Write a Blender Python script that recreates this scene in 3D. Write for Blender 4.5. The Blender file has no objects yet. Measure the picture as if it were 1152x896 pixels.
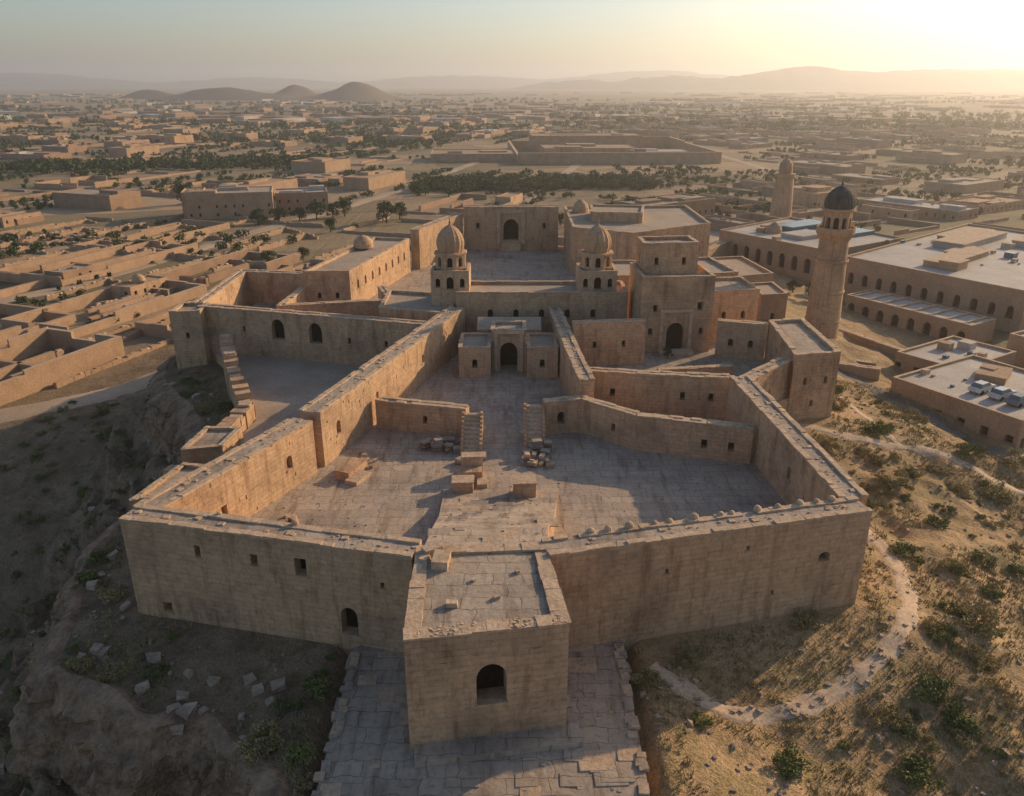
import bpy, math, random
import numpy as np
from mathutils import Vector
random.seed(7); rng=np.random.default_rng(11)
scene=bpy.context.scene
# ------------------------------------------------------------------ materials
def newmat(name):
    m=bpy.data.materials.new(name); m.use_nodes=True
    nt=m.node_tree; nt.nodes.clear()
    o=nt.nodes.new('ShaderNodeOutputMaterial'); b=nt.nodes.new('ShaderNodeBsdfPrincipled')
    nt.links.new(b.outputs[0],o.inputs[0]); b.inputs['Roughness'].default_value=0.9
    b.inputs['Specular IOR Level'].default_value=0.15
    return m,nt,b
def nd(nt,t,props=None,**inp):
    n=nt.nodes.new('ShaderNode'+t)
    for k,v in (props or {}).items(): setattr(n,k,v)
    for k,v in inp.items():
        s=n.inputs[k.replace('_',' ')]
        if hasattr(v,'is_output') : nt.links.new(v,s)
        else: s.default_value=v
    return n
def c4(c): return (c[0],c[1],c[2],1)
def mix(nt,f,a,b,mode='MIX'):
    n=nt.nodes.new('ShaderNodeMix'); n.data_type='RGBA'; n.blend_type=mode
    for s,v in ((n.inputs[0],f),(n.inputs[6],a),(n.inputs[7],b)):
        if hasattr(v,'is_output'): nt.links.new(v,s)
        else: s.default_value=v if not isinstance(v,tuple) or len(v)==4 else c4(v)
    return n.outputs[2]
def mth(nt,op,a,b=0.0,c=None):
    n=nt.nodes.new('ShaderNodeMath'); n.operation=op
    for i,v in enumerate((a,b,c)):
        if v is None: continue
        if hasattr(v,'is_output'): nt.links.new(v,n.inputs[i])
        else: n.inputs[i].default_value=v
    return n.outputs[0]
def ramp(nt,f,stops):
    n=nt.nodes.new('ShaderNodeValToRGB'); nt.links.new(f,n.inputs[0])
    e=n.color_ramp.elements
    while len(e)<len(stops): e.new(0.5)
    for i,(p,c) in enumerate(stops):
        e[i].position=p; e[i].color=c4(c) if not isinstance(c,(int,float)) else (c,c,c,1)
    return n.outputs[0]
def noisen(nt,vec,scale,detail=4,rough=0.6):
    n=nd(nt,'TexNoise',None,Scale=scale,Detail=float(detail),Roughness=rough)
    nt.links.new(vec,n.inputs['Vector']); return n.outputs['Fac']
def stone(name,c1,c2,mort,bw,bh,ms=0.025,bump=0.4,stain=0.38,irr=0.12,wearf=0.55):
    m,nt,b=newmat(name)
    uv=nd(nt,'UVMap').outputs[0]; pos=nd(nt,'NewGeometry').outputs['Position']
    w=nd(nt,'TexNoise',None,Scale=0.9,Detail=1.0); nt.links.new(pos,w.inputs['Vector'])
    vm=nt.nodes.new('ShaderNodeVectorMath'); vm.operation='MULTIPLY_ADD'
    nt.links.new(w.outputs['Color'],vm.inputs[0]); vm.inputs[1].default_value=(irr,irr,irr); nt.links.new(uv,vm.inputs[2])
    br=nt.nodes.new('ShaderNodeTexBrick'); nt.links.new(vm.outputs[0],br.inputs['Vector'])
    br.inputs['Color1'].default_value=c4(c1); br.inputs['Color2'].default_value=c4(c2); br.inputs['Mortar'].default_value=c4(mort)
    br.inputs['Scale'].default_value=1; br.inputs['Brick Width'].default_value=bw; br.inputs['Row Height'].default_value=bh
    br.inputs['Mortar Size'].default_value=ms; br.inputs['Mortar Smooth'].default_value=0.45; br.squash=1.35; br.squash_frequency=3
    big=noisen(nt,pos,0.13,4,0.65); fine=noisen(nt,pos,2.1,4,0.72); wear=noisen(nt,pos,0.55,2,0.6)
    mp=nd(nt,'Mapping'); nt.links.new(uv,mp.inputs[0]); mp.inputs['Scale'].default_value=(0.9,0.13,1)
    streak=noisen(nt,mp.outputs[0],1.0,3,0.65)
    avg=tuple((a+b_)/2 for a,b_ in zip(c1,c2))
    base=mix(nt,ramp(nt,wear,[(0.42,0.0),(0.62,wearf)]),br.outputs['Color'],avg)
    col=mix(nt,1.0,base,ramp(nt,big,[(0.3,(1-stain,1-stain,1-stain*0.95)),(0.5,(1,1,1)),(0.75,(1.12,1.08,1.0))]),'MULTIPLY')
    col=mix(nt,0.65,col,ramp(nt,streak,[(0.34,(0.55,0.51,0.48)),(0.48,(1,1,1))]),'MULTIPLY')
    col=mix(nt,0.8,col,ramp(nt,fine,[(0.3,(0.68,0.66,0.64)),(0.5,(1,1,1)),(0.75,(1.15,1.12,1.1))]),'MULTIPLY')
    nt.links.new(col,b.inputs['Base Color'])
    h=mth(nt,'MULTIPLY_ADD',br.outputs['Fac'],-0.6,mth(nt,'MULTIPLY',fine,1.8))
    bp=nd(nt,'Bump',None,Strength=bump,Distance=0.12); nt.links.new(h,bp.inputs['Height']); nt.links.new(bp.outputs[0],b.inputs['Normal'])
    return m
def plain(name,c1,c2,scale=0.4,bump=0.3,rough=0.9,fine=4.0,dist=.08):
    m,nt,b=newmat(name); pos=nd(nt,'NewGeometry').outputs['Position']
    n1=noisen(nt,pos,scale,4,0.65); n2=noisen(nt,pos,fine,3,0.7)
    col=mix(nt,1.0,ramp(nt,n1,[(0.32,c2),(0.62,c1)]),ramp(nt,n2,[(0.3,(0.7,0.7,0.7)),(0.6,(1.08,1.08,1.08))]),'MULTIPLY')
    nt.links.new(col,b.inputs['Base Color']); b.inputs['Roughness'].default_value=rough
    if bump>0:
        bp=nd(nt,'Bump',None,Strength=bump,Distance=dist); nt.links.new(n2,bp.inputs['Height']); nt.links.new(bp.outputs[0],b.inputs['Normal'])
    return m
M_wall=stone('sandstone_masonry',(0.58,0.385,0.235),(0.50,0.325,0.195),(0.33,0.21,0.13),1.0,0.44,0.02)
M_wall2=stone('pale_masonry',(0.58,0.40,0.255),(0.51,0.345,0.215),(0.35,0.235,0.15),0.8,0.36,0.016)
M_brick=stone('mud_brick',(0.53,0.35,0.215),(0.46,0.30,0.18),(0.34,0.22,0.135),0.6,0.28,0.018,0.25,0.3)
M_pave=stone('paving_slabs',(0.46,0.37,0.285),(0.38,0.30,0.23),(0.22,0.165,0.12),2.0,1.35,0.04,0.3,0.35,0.7,.4)
M_mud=plain('mud_plaster',(0.45,0.30,0.19),(0.35,0.23,0.145),0.25,0.4)
M_mud2=plain('brown_plaster',(0.37,0.24,0.155),(0.28,0.18,0.115),0.25,0.4)
M_roof=plain('plaster_roof',(0.44,0.35,0.265),(0.34,0.26,0.19),0.18,0.3)
M_wroof=plain('pale_roof',(0.50,0.445,0.385),(0.38,0.33,0.28),0.12,0.1,0.7)
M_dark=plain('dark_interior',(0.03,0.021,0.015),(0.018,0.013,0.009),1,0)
M_cop=plain('coping_stone',(0.57,0.415,0.28),(0.45,0.315,0.205),0.6,0.6,0.9,3.0)
M_rub=plain('rubble_stone',(0.45,0.345,0.25),(0.31,0.23,0.165),0.7,0.5)
M_rock=plain('cliff_rock',(0.40,0.265,0.17),(0.16,0.105,0.068),0.45,1.0,0.95,2.2,.45)
M_dome=stone('glazed_dome_brick',(0.11,0.105,0.1),(0.08,0.08,0.078),(0.04,0.04,0.04),0.4,0.3,0.03,0.2)
M_track=plain('dirt_path',(0.58,0.43,0.295),(0.44,0.32,0.215),0.5,0.3)
M_track2=plain('dirt_road',(0.46,0.345,0.24),(0.36,0.265,0.18),0.05,0)
M_road=plain('road_asphalt',(0.20,0.165,0.135),(0.14,0.115,0.095),0.2,0.2)
M_leaf=plain('tree_foliage',(0.08,0.11,0.035),(0.035,0.055,0.018),0.5,0,0.8)
M_shrub=plain('shrub_foliage',(0.21,0.22,0.075),(0.11,0.13,0.045),0.3,0,0.9)
M_dry=plain('dry_grass_blades',(0.40,0.31,0.14),(0.23,0.195,0.08),0.2,0,0.9)
M_bark=plain('bark',(0.12,0.08,0.05),(0.08,0.055,0.035),1,0)
M_glass=plain('skylight_glass',(0.13,0.18,0.20),(0.09,0.13,0.15),0.5,0,0.25)
M_tyre=plain('tyre_rubber',(0.02,0.02,0.02),(0.015,0.015,0.015))
M_tarp=plain('blue_canvas',(0.16,0.24,0.28),(0.11,0.17,0.2),1,0.2)
M_wood=plain('weathered_wood',(0.20,0.15,0.11),(0.13,0.10,0.075),1,0.3)
M_car=[plain('car_paint_white',(0.6,0.6,0.58),(0.55,0.55,0.53),1,0,0.3),plain('car_paint_grey',(0.2,0.21,0.23),(0.18,0.19,0.2),1,0,0.3)]
M_hill=plain('hill_rock',(0.15,0.11,0.08),(0.10,0.075,0.06),0.004,0)

# ------------------------------------------------------------------ mesh builder
h_sill=True
class MB:
    def __init__(s): s.v=[]; s.f=[]; s.m=[]; s.sm=[]
    def add(s,pts,mat=0,smooth=False):
        i=len(s.v); s.v.extend(tuple(p) for p in pts); s.f.append(tuple(range(i,i+len(pts)))); s.m.append(mat); s.sm.append(smooth)
    def box(s,cx,cy,cz,lx,ly,lz,ang=0,mat=0,jit=0):
        c,sn=math.cos(ang),math.sin(ang); P=[]
        for dz in (-.5,.5):
            for dx,dy in ((-.5,-.5),(.5,-.5),(.5,.5),(-.5,.5)):
                x=dx*lx+random.uniform(-jit,jit); y=dy*ly+random.uniform(-jit,jit); z=dz*lz+random.uniform(-jit,jit)
                P.append((cx+x*c-y*sn,cy+x*sn+y*c,cz+z))
        for q in ((0,3,2,1),(4,5,6,7),(0,1,5,4),(1,2,6,5),(2,3,7,6),(3,0,4,7)): s.add([P[k] for k in q],mat)
    def face(s,p0,p1,z0,z1,ops=(),mat=0,dark=1,depth=1.0,stones=0.0,jamb=None):
        L=math.hypot(p1[0]-p0[0],p1[1]-p0[1])
        if L<0.01: return
        d=((p1[0]-p0[0])/L,(p1[1]-p0[1])/L); n=(d[1],-d[0])
        jamb=mat if jamb is None else jamb
        def P(u,z,dep=0): return (p0[0]+d[0]*u-n[0]*dep,p0[1]+d[1]*u-n[1]*dep,z)
        R=[]
        for (t,zb,w,h,arch) in ops:
            u=t*L; u0=max(u-w/2,0.05); u1=min(u+w/2,L-0.05); R.append((u0,u1,zb,zb+h,arch))
        us=sorted({0,L}|{r[0] for r in R}|{r[1] for r in R}); zs=sorted({z0,z1}|{r[2] for r in R}|{r[3] for r in R})
        for a,b in zip(us[:-1],us[1:]):
            for e,g in zip(zs[:-1],zs[1:]):
                um,zm=(a+b)/2,(e+g)/2
                if any(r[0]<um<r[1] and r[2]<zm<r[3] for r in R): continue
                s.add([P(a,e),P(b,e),P(b,g),P(a,g)],mat)
        for (u0,u1,zb,zt,arch) in R:
            w=u1-u0; prof=[(u0,zb),(u1,zb)]
            if arch:
                rise=min(w*0.62,(zt-zb)*0.5); zs_=zt-rise; arc=[]
                K=6
                for k in range(K+1):
                    a=k/K; arc.append((u1-(w/2)*(1-math.cos(a*math.pi/2)) , zs_+rise*math.sin(a*math.pi/2)**0.9))
                left=[(u0+u1-x,z) for x,z in arc][::-1]
                prof=prof+arc+left[1:]
                for k in range(K): s.add([P(u1,zt),P(*arc[k+1]),P(*arc[k])],mat); s.add([P(u0,zt),P(u0+u1-arc[k][0],arc[k][1]),P(u0+u1-arc[k+1][0],arc[k+1][1])],mat)
            else: prof+=[(u1,zt),(u0,zt)]
            for k in range(len(prof)):
                a=prof[k]; b=prof[(k+1)%len(prof)]
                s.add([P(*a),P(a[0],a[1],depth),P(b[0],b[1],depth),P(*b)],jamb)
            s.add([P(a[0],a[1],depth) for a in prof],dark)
            if h_sill and w<3:
                q=0.1; zz=zb-0.16
                A=[P(u0-q,zz,0.0),P(u1+q,zz,0.0),P(u1+q,zb-0.003,0.0),P(u0-q,zb-0.003,0.0)]
                B=[P(u0-q,zz,-q),P(u1+q,zz,-q),P(u1+q,zb-0.003,-q),P(u0-q,zb-0.003,-q)]
                s.add(B,mat); s.add([A[3],B[3],B[2],A[2]],mat); s.add([A[0],A[1],B[1],B[0]],mat); s.add([A[0],B[0],B[3],A[3]],mat); s.add([A[1],A[2],B[2],B[1]],mat)
        if stones>0:
            rows=int((z1-z0)/0.44)
            for r_ in range(rows):
                cnt=max(0,int(L/1.0*stones+random.random()))
                for k in range(cnt):
                    u=random.uniform(0.7,max(0.8,L-0.7)); w=random.uniform(0.4,1.0); hh=random.choice((0.4,0.4,0.28)); zc=z0+(r_+0.5)*0.44
                    if u-w/2<0 or u+w/2>L or zc+hh/2>z1: continue
                    if any(x[0]-w<u<x[1]+w and x[2]-0.5<zc<x[3]+0.5 for x in R): continue
                    e=-random.uniform(0.02,0.07)
                    a0,a1,b0,b1=u-w/2,u+w/2,zc-hh/2,zc+hh/2; j=lambda:random.uniform(-.03,.03)
                    F=[P(a0+j(),b0+j(),e),P(a1+j(),b0+j(),e),P(a1+j(),b1+j(),e),P(a0+j(),b1+j(),e)]; G=[P(a0,b0),P(a1,b0),P(a1,b1),P(a0,b1)]
                    s.add(F,mat)
                    for k2 in range(4): s.add([G[k2],G[(k2+1)%4],F[(k2+1)%4],F[k2]],mat)
    def lathe(s,cx,cy,prof,seg=32,mat=0,rib=0,smooth=True):
        rings=[]
        for r,z in prof:
            rings.append([(cx+(r*(1-rib*(k%2)))*math.cos(2*math.pi*k/seg),cy+(r*(1-rib*(k%2)))*math.sin(2*math.pi*k/seg),z) for k in range(seg)])
        for a,b in zip(rings[:-1],rings[1:]):
            for k in range(seg):
                q=(k+1)%seg; s.add([a[k],a[q],b[q],b[k]],mat,smooth)
    def obj(s,name,mats,parent=None,uv=True):
        me=bpy.data.meshes.new(name); me.from_pydata(s.v,[],s.f)
        for m in mats: me.materials.append(m)
        me.polygons.foreach_set('material_index',s.m); me.polygons.foreach_set('use_smooth',s.sm); me.update()
        if uv:
            n=np.zeros(len(me.polygons)*3); me.polygons.foreach_get('normal',n); n=n.reshape(-1,3)
            tot=np.zeros(len(me.polygons),int); me.polygons.foreach_get('loop_total',tot)
            nl=np.repeat(n,tot,axis=0); vi=np.zeros(len(me.loops),int); me.loops.foreach_get('vertex_index',vi)
            co=np.array(s.v)[vi]
            flat=np.abs(nl[:,2])>0.7; ln=np.hypot(nl[:,0],nl[:,1])+1e-9; tx,ty=-nl[:,1]/ln,nl[:,0]/ln
            U=np.where(flat,co[:,0],co[:,0]*tx+co[:,1]*ty); V=np.where(flat,co[:,1],co[:,2])
            l=me.uv_layers.new(name='UVMap'); l.data.foreach_set('uv',np.stack([U,V],1).ravel())
        o=bpy.data.objects.new(name,me); scene.collection.objects.link(o)
        if parent: o.parent=parent
        return o
def coping(mb,a,b,z,off,w=0.55,mat=0,hmin=0.1,hmax=0.2,gap=0.04):
    L=math.hypot(b[0]-a[0],b[1]-a[1])
    if L<0.6: return
    d=((b[0]-a[0])/L,(b[1]-a[1])/L); n=(d[1],-d[0]); ang=math.atan2(d[1],d[0]); u=0
    while u<L-0.3:
        l=min(random.uniform(0.6,1.8),L-u)
        if random.random()>gap:
            h=random.uniform(hmin,hmax); ww=w*random.uniform(0.9,1.12); o2=off+random.uniform(-.03,.03)
            cu=u+l/2
            mb.box(a[0]+d[0]*cu+n[0]*o2,a[1]+d[1]*cu+n[1]*o2,z+h/2-0.02,l-0.015,ww,h,ang+random.uniform(-.015,.015),mat,0.025)
        u+=l
def offs(pts,t,closed=False):
    out=[]; n=len(pts)
    for i in range(n):
        ns=[]
        for (a,b) in ((i-1,i),(i,i+1)):
            if not closed and (a<0 or b>=n): continue
            p,q=pts[a%n],pts[b%n]; L=math.hypot(q[0]-p[0],q[1]-p[1]); ns.append(((q[1]-p[1])/L,-(q[0]-p[0])/L))
        if len(ns)==1: mx,my=ns[0]; k=1
        else:
            mx,my=ns[0][0]+ns[1][0],ns[0][1]+ns[1][1]; l=math.hypot(mx,my); mx/=l; my/=l; k=1/max(0.35,mx*ns[0][0]+my*ns[0][1])
        out.append((pts[i][0]+mx*t*k,pts[i][1]+my*t*k))
    return out
def wall(name,pts,t,z0,z1,op=(),mats=None,stones=0.09,cop=True,knobs=0,depth=0.9):
    R=offs(pts,t/2); Lf=offs(pts,-t/2); mb=MB()
    for i in range(len(pts)-1):
        mb.face(R[i],R[i+1],z0,z1,[o[2:] for o in op if o[0]==i and o[1]=='R'],stones=stones,depth=depth)
        mb.face(Lf[i+1],Lf[i],z0,z1,[(1-o[2],)+tuple(o[3:]) for o in op if o[0]==i and o[1]=='L'],stones=stones*0.7,depth=depth)
        mb.add([(*R[i],z1),(*R[i+1],z1),(*Lf[i+1],z1),(*Lf[i],z1)],2)
        if cop:
            coping(mb,R[i],R[i+1],z1,-0.2,0.55,3); coping(mb,Lf[i],Lf[i+1],z1,0.2,0.55,3)
            if t>1.5:
                L=math.hypot(R[i+1][0]-R[i][0],R[i+1][1]-R[i][1]); dx,dy=(R[i+1][0]-R[i][0])/L,(R[i+1][1]-R[i][1])/L
                for k in range(int(L*1.1)):
                    u=random.random(); q=random.uniform(.3,.7); s_=random.choice((.12,.15,.2,.3,.5))
                    mb.box(R[i][0]*(1-q)+Lf[i][0]*q+dx*L*u,R[i][1]*(1-q)+Lf[i][1]*q+dy*L*u,z1+.03,s_,s_*.8,.08+s_*.1,math.atan2(dy,dx)+random.uniform(-.3,.3),3,.02)
        if knobs:
            L=math.hypot(R[i+1][0]-R[i][0],R[i+1][1]-R[i][1]); k=int(L/knobs)
            for j in range(1,k):
                u=(j+random.uniform(-.25,.25))/k
                if random.random()<0.2: continue
                x=Lf[i][0]+(Lf[i+1][0]-Lf[i][0])*u; y=Lf[i][1]+(Lf[i+1][1]-Lf[i][1])*u; r=random.uniform(0.22,0.38)
                mb.lathe(x,y,[(r*0.9,z1),(r,z1+r*0.6),(r*0.9,z1+r*1.1),(r*0.55,z1+r*1.4),(0.02,z1+r*1.5)],8,3,rib=.1)
    mb.face(R[-1],Lf[-1],z0,z1); mb.face(Lf[0],R[0],z0,z1)
    return mb.obj(name,mats or [M_wall,M_dark,M_pave,M_cop])
def block(mb,fp,z0,z1,ops={},par=0.5,pt=0.45,mat=0,roof=2,cap=3,stones=0.06,cops=True,depth=0.9):
    n=len(fp); zt=z1+par
    for i in range(n): mb.face(fp[i],fp[(i+1)%n],z0,zt,ops.get(i,()),mat=mat,stones=stones,depth=depth)
    if par>0:
        I=offs(fp,-pt,True)
        for i in range(n):
            j=(i+1)%n
            mb.add([(*fp[i],zt),(*fp[j],zt),(*I[j],zt),(*I[i],zt)],cap)
            mb.add([(*I[j],z1),(*I[i],z1),(*I[i],zt),(*I[j],zt)],mat)
            if cops: coping(mb,fp[i],fp[j],zt,-pt/2,pt+0.1,cap,0.08,0.16)
        mb.add([(*p,z1) for p in I],roof)
    else: mb.add([(*p,zt) for p in fp],roof)
def rect(cx,cy,lx,ly,ang=0):
    c,s=math.cos(ang),math.sin(ang)
    return [(cx+x*c-y*s,cy+x*s+y*c) for x,y in ((-lx/2,-ly/2),(lx/2,-ly/2),(lx/2,ly/2),(-lx/2,ly/2))]

# ------------------------------------------------------------------ terrain
def vnoise(x,y,seed=0):
    xi=np.floor(x).astype(np.int64); yi=np.floor(y).astype(np.int64); fx=x-xi; fy=y-yi
    def h(a,b):
        n=(a*374761393+b*668265263+seed*1442695041)&0xffffffff
        n=((n^(n>>13))*1274126177)&0xffffffff; n=n^(n>>16); return (n&0xffff)/65535.0
    sx=fx*fx*(3-2*fx); sy=fy*fy*(3-2*fy)
    return (h(xi,yi)*(1-sx)+h(xi+1,yi)*sx)*(1-sy)+(h(xi,yi+1)*(1-sx)+h(xi+1,yi+1)*sx)*sy
def fbm(x,y,o=4,seed=0):
    r=0;a=1;t=0
    for i in range(o): r=r+a*vnoise(x*2**i+17*i,y*2**i-9*i,seed+i); t+=a; a*=.5
    return r/t
def rid(x,y,o=4,seed=0): return 1-np.abs(2*fbm(x,y,o,seed)-1)
def f1(x,y,s,o=3,seed=0): return float(fbm(np.array([x*s]),np.array([y*s]),o,seed)[0])
def ss(a,b,x): t=np.clip((x-a)/(b-a),0,1); return t*t*(3-2*t)
FP=[(-31,54),(-12,50),(-12,24),(9,24),(9,50),(29,55),(29,84),(41,94),(42,112),(46,135),(44,192),(-14,194),(-47,150),(-49,117),(-42,108),(-33,90),(-36,66)]
CL=[(-12.3,25),(-13,31),(-15.5,37),(-19,40.2),(-22,43.2),(-26,43.0),(-30,45.6),(-35.5,48.0),(-37.0,54),(-39.6,61),(-39.5,68),(-37.5,76),(-38.5,86),(-41.5,95),(-47,103),(-52,110),(-54.5,118),(-54,130),(-53,146),(-46,160),(-30,185),(-14,202)]
CP=CL+[(0,202),(0,25)]
def sdist(x,y,FPP=None):
    P_=FPP or FP
    d=np.full(x.shape,1e9); ins=np.zeros(x.shape,bool); n=len(P_)
    for i in range(n):
        ax,ay=P_[i]; bx,by=P_[(i+1)%n]; ex,ey=bx-ax,by-ay
        t=np.clip(((x-ax)*ex+(y-ay)*ey)/(ex*ex+ey*ey),0,1)
        d=np.minimum(d,np.hypot(x-ax-t*ex,y-ay-t*ey))
        c=((ay>y)!=(by>y))&(x<(bx-ax)*(y-ay)/((by-ay) or 1e-9)+ax); ins^=c
    return np.where(ins,-d,d)
def sd1(x,y): return float(sdist(np.array([float(x)]),np.array([float(y)]))[0])
def height(x,y):
    d=np.maximum(sdist(x,y),0); e=sdist(x,y,CP)
    pl=-15+7*ss(-10,50,x)*(1-ss(230,480,y))
    pl=pl-17.0*(1-ss(76,128,y-0.12*(x+60)))*ss(-10,-42,x)
    leftw=1-ss(-11.8,-4,x)
    top=-2.8-.16*d+(fbm(x*.3,y*.3,3,41)-.5)*.9*ss(1,4,d)
    eo=np.maximum(e,0)+(fbm(x*.12,y*.12,3,3)-.5)*5*ss(1,6,e)
    low=-9.6-0.62*eo-3.5*ss(8,9.6,eo)-3.5*ss(18,20,eo)
    wx=x+4*fbm(x*.1,y*.1,2,61); wy=y+4*fbm(x*.1,y*.1,2,62)
    low=low+((rid(wx*.14,wy*.14,4,21)-.75)*8+(rid(wx*.42,wy*.42,3,23)-.7)*3.0+(rid(wx*.9,wy*.9,2,24)-.7)*1.1)*ss(.5,4,e)
    s_=ss(-.1,.9,e); gl=top*(1-s_)+low*s_
    gr=-2.8-0.2*d+(fbm(x*.09,y*.09,4,5)-.5)*2.0*ss(2,12,d)+(rid(x*.13,y*.13,3,71)-.7)*1.4*ss(4,12,d)
    g=gl*leftw+gr*(1-leftw)
    k=1.2; g=np.maximum(g,pl)+k*np.exp(-np.abs(g-pl)/k)*0.35*(d>0)
    g=g+(fbm(x*.6,y*.6,3,9)-.5)*0.4*ss(0.5,5,d)
    g=g-1.3*(ss(-13.5,-12.2,x)*(1-ss(8.6,9.8,x))*(1-ss(50.5,52,y))*ss(20,25,y))
    far=ss(300,1500,np.hypot(x,y)); g=g+(fbm(x*.004,y*.004,3,31)-.5)*6*far
    return g
def axis(lo,hi,step,flo,fhi,gr):
    a=list(np.arange(lo,hi+step/2,step)); s=step; v=hi
    while v<fhi: s*=gr; v+=s; a.append(v)
    s=step; v=lo; b=[]
    while v>flo: s*=gr; v-=s; b.append(v)
    return np.array(b[::-1]+a)
AX=axis(-75,70,0.5,-14000,14000,1.06); AY=axis(27,125,0.5,-400,14000,1.055)
GX,GY=np.meshgrid(AX,AY); GZ=height(GX,GY)
def gz(x,y):
    i=int(np.clip(np.searchsorted(AX,x)-1,0,len(AX)-2)); j=int(np.clip(np.searchsorted(AY,y)-1,0,len(AY)-2))
    u=(x-AX[i])/(AX[i+1]-AX[i]); v=(y-AY[j])/(AY[j+1]-AY[j])
    return float((GZ[j,i]*(1-u)+GZ[j,i+1]*u)*(1-v)+(GZ[j+1,i]*(1-u)+GZ[j+1,i+1]*u)*v)
ny,nx=GX.shape
idx=np.arange(nx*ny).reshape(ny,nx)
quads=np.stack([idx[:-1,:-1],idx[:-1,1:],idx[1:,1:],idx[1:,:-1]],-1).reshape(-1,4)
me=bpy.data.meshes.new('ground'); me.from_pydata(np.stack([GX,GY,GZ],-1).reshape(-1,3).tolist(),[],quads.tolist())
me.polygons.foreach_set('use_smooth',[True]*len(me.polygons))
at=me.attributes.new('zone','FLOAT','POINT')
D_=sdist(GX,GY); zone=ss(24,44,D_+8*(fbm(GX*.05,GY*.05,3,2)-.5))*ss(70,115,GY+np.abs(GX)*.2); at.data.foreach_set('value',zone.ravel().astype(np.float32))
at=me.attributes.new('rocky','FLOAT','POINT'); at.data.foreach_set('value',(1-ss(-14,-8,GX)).ravel().astype(np.float32))
m,nt,b=newmat('dry_earth_ground')
pos=nd(nt,'NewGeometry').outputs['Position']; nor=nd(nt,'NewGeometry').outputs['Normal']
a_=nd(nt,'Attribute',{'attribute_name':'zone'}).outputs['Fac']; rk=nd(nt,'Attribute',{'attribute_name':'rocky'}).outputs['Fac']
n1=noisen(nt,pos,0.08,6,0.7); n2=noisen(nt,pos,0.8,5,0.75); n3=noisen(nt,pos,5.0,3,0.7); n6=noisen(nt,pos,0.22,4,0.7)
earth=ramp(nt,n1,[(0.3,(0.27,0.175,0.095)),(0.45,(0.41,0.265,0.14)),(0.6,(0.51,0.34,0.185)),(0.75,(0.56,0.395,0.23))])
earth=mix(nt,ramp(nt,n6,[(0.46,0.0),(0.6,0.6)]),earth,(0.28,0.215,0.095))
earth=mix(nt,ramp(nt,n2,[(0.5,0.0),(0.62,0.6)]),earth,(0.19,0.155,0.068))
rockc=ramp(nt,n6,[(0.35,(0.14,0.095,0.062)),(0.5,(0.22,0.15,0.095)),(0.65,(0.33,0.225,0.145))])
rockc=mix(nt,ramp(nt,n2,[(0.48,0.0),(0.6,0.6)]),rockc,(0.10,0.08,0.045))
earth=mix(nt,mth(nt,'MULTIPLY',rk,.85),earth,rockc)
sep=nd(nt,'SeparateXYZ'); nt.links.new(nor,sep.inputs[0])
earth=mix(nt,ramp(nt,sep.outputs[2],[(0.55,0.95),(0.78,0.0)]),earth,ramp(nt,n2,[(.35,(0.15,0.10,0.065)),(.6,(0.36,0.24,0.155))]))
mp=nd(nt,'Mapping'); nt.links.new(pos,mp.inputs[0]); mp.inputs['Rotation'].default_value=(0,0,math.radians(-20)); mp.inputs['Scale'].default_value=(1/80,1/80,1)
wn=nd(nt,'TexNoise',None,Scale=1.5,Detail=2.0); nt.links.new(mp.outputs[0],wn.inputs['Vector'])
vm=nt.nodes.new('ShaderNodeVectorMath'); vm.operation='MULTIPLY_ADD'; nt.links.new(wn.outputs['Color'],vm.inputs[0]); vm.inputs[1].default_value=(.2,.2,0); nt.links.new(mp.outputs[0],vm.inputs[2])
def bricks(vec,bw,rh,c1,c2,c3,ms):
    bk=nt.nodes.new('ShaderNodeTexBrick'); nt.links.new(vec,bk.inputs['Vector']); bk.inputs['Scale'].default_value=1
    bk.inputs['Brick Width'].default_value=bw; bk.inputs['Row Height'].default_value=rh; bk.inputs['Mortar Size'].default_value=ms
    bk.inputs['Color1'].default_value=c4(c1); bk.inputs['Color2'].default_value=c4(c2); bk.inputs['Mortar'].default_value=c4(c3); return bk.outputs['Color']
n4=noisen(nt,pos,0.01,5,0.65); n5=noisen(nt,pos,0.004,4,0.6)
fA=bricks(vm.outputs[0],1.9,.7,(0.53,0.37,0.225),(0.15,0.14,0.065),(0.22,0.165,0.10),.03)
fB=bricks(vm.outputs[0],2.3,.5,(0.48,0.33,0.2),(0.08,0.105,0.038),(0.18,0.14,0.08),.025)
fld=mix(nt,ramp(nt,n5,[(.47,0.0),(.5,1.0)]),fA,fB)
fld=mix(nt,0.35,fld,ramp(nt,n4,[(0.35,(0.11,0.105,0.055)),(0.5,(0.28,0.195,0.125)),(0.65,(0.44,0.31,0.195))]))
fld=mix(nt,0.7,fld,ramp(nt,n2,[(0.3,(0.6,0.6,0.6)),(0.6,(1.1,1.1,1.1))]),'MULTIPLY')
col=mix(nt,a_,earth,fld)
col=mix(nt,1.0,col,ramp(nt,n3,[(0.3,(0.62,0.62,0.62)),(0.6,(1.1,1.1,1.1))]),'MULTIPLY')
nt.links.new(col,b.inputs['Base Color'])
bp=nd(nt,'Bump',None,Strength=0.8,Distance=0.45); nt.links.new(mth(nt,'ADD',n2,mth(nt,'MULTIPLY',n3,0.35)),bp.inputs['Height']); nt.links.new(bp.outputs[0],b.inputs['Normal'])
me.materials.append(m); g=bpy.data.objects.new('ground',me); scene.collection.objects.link(g)
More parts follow.
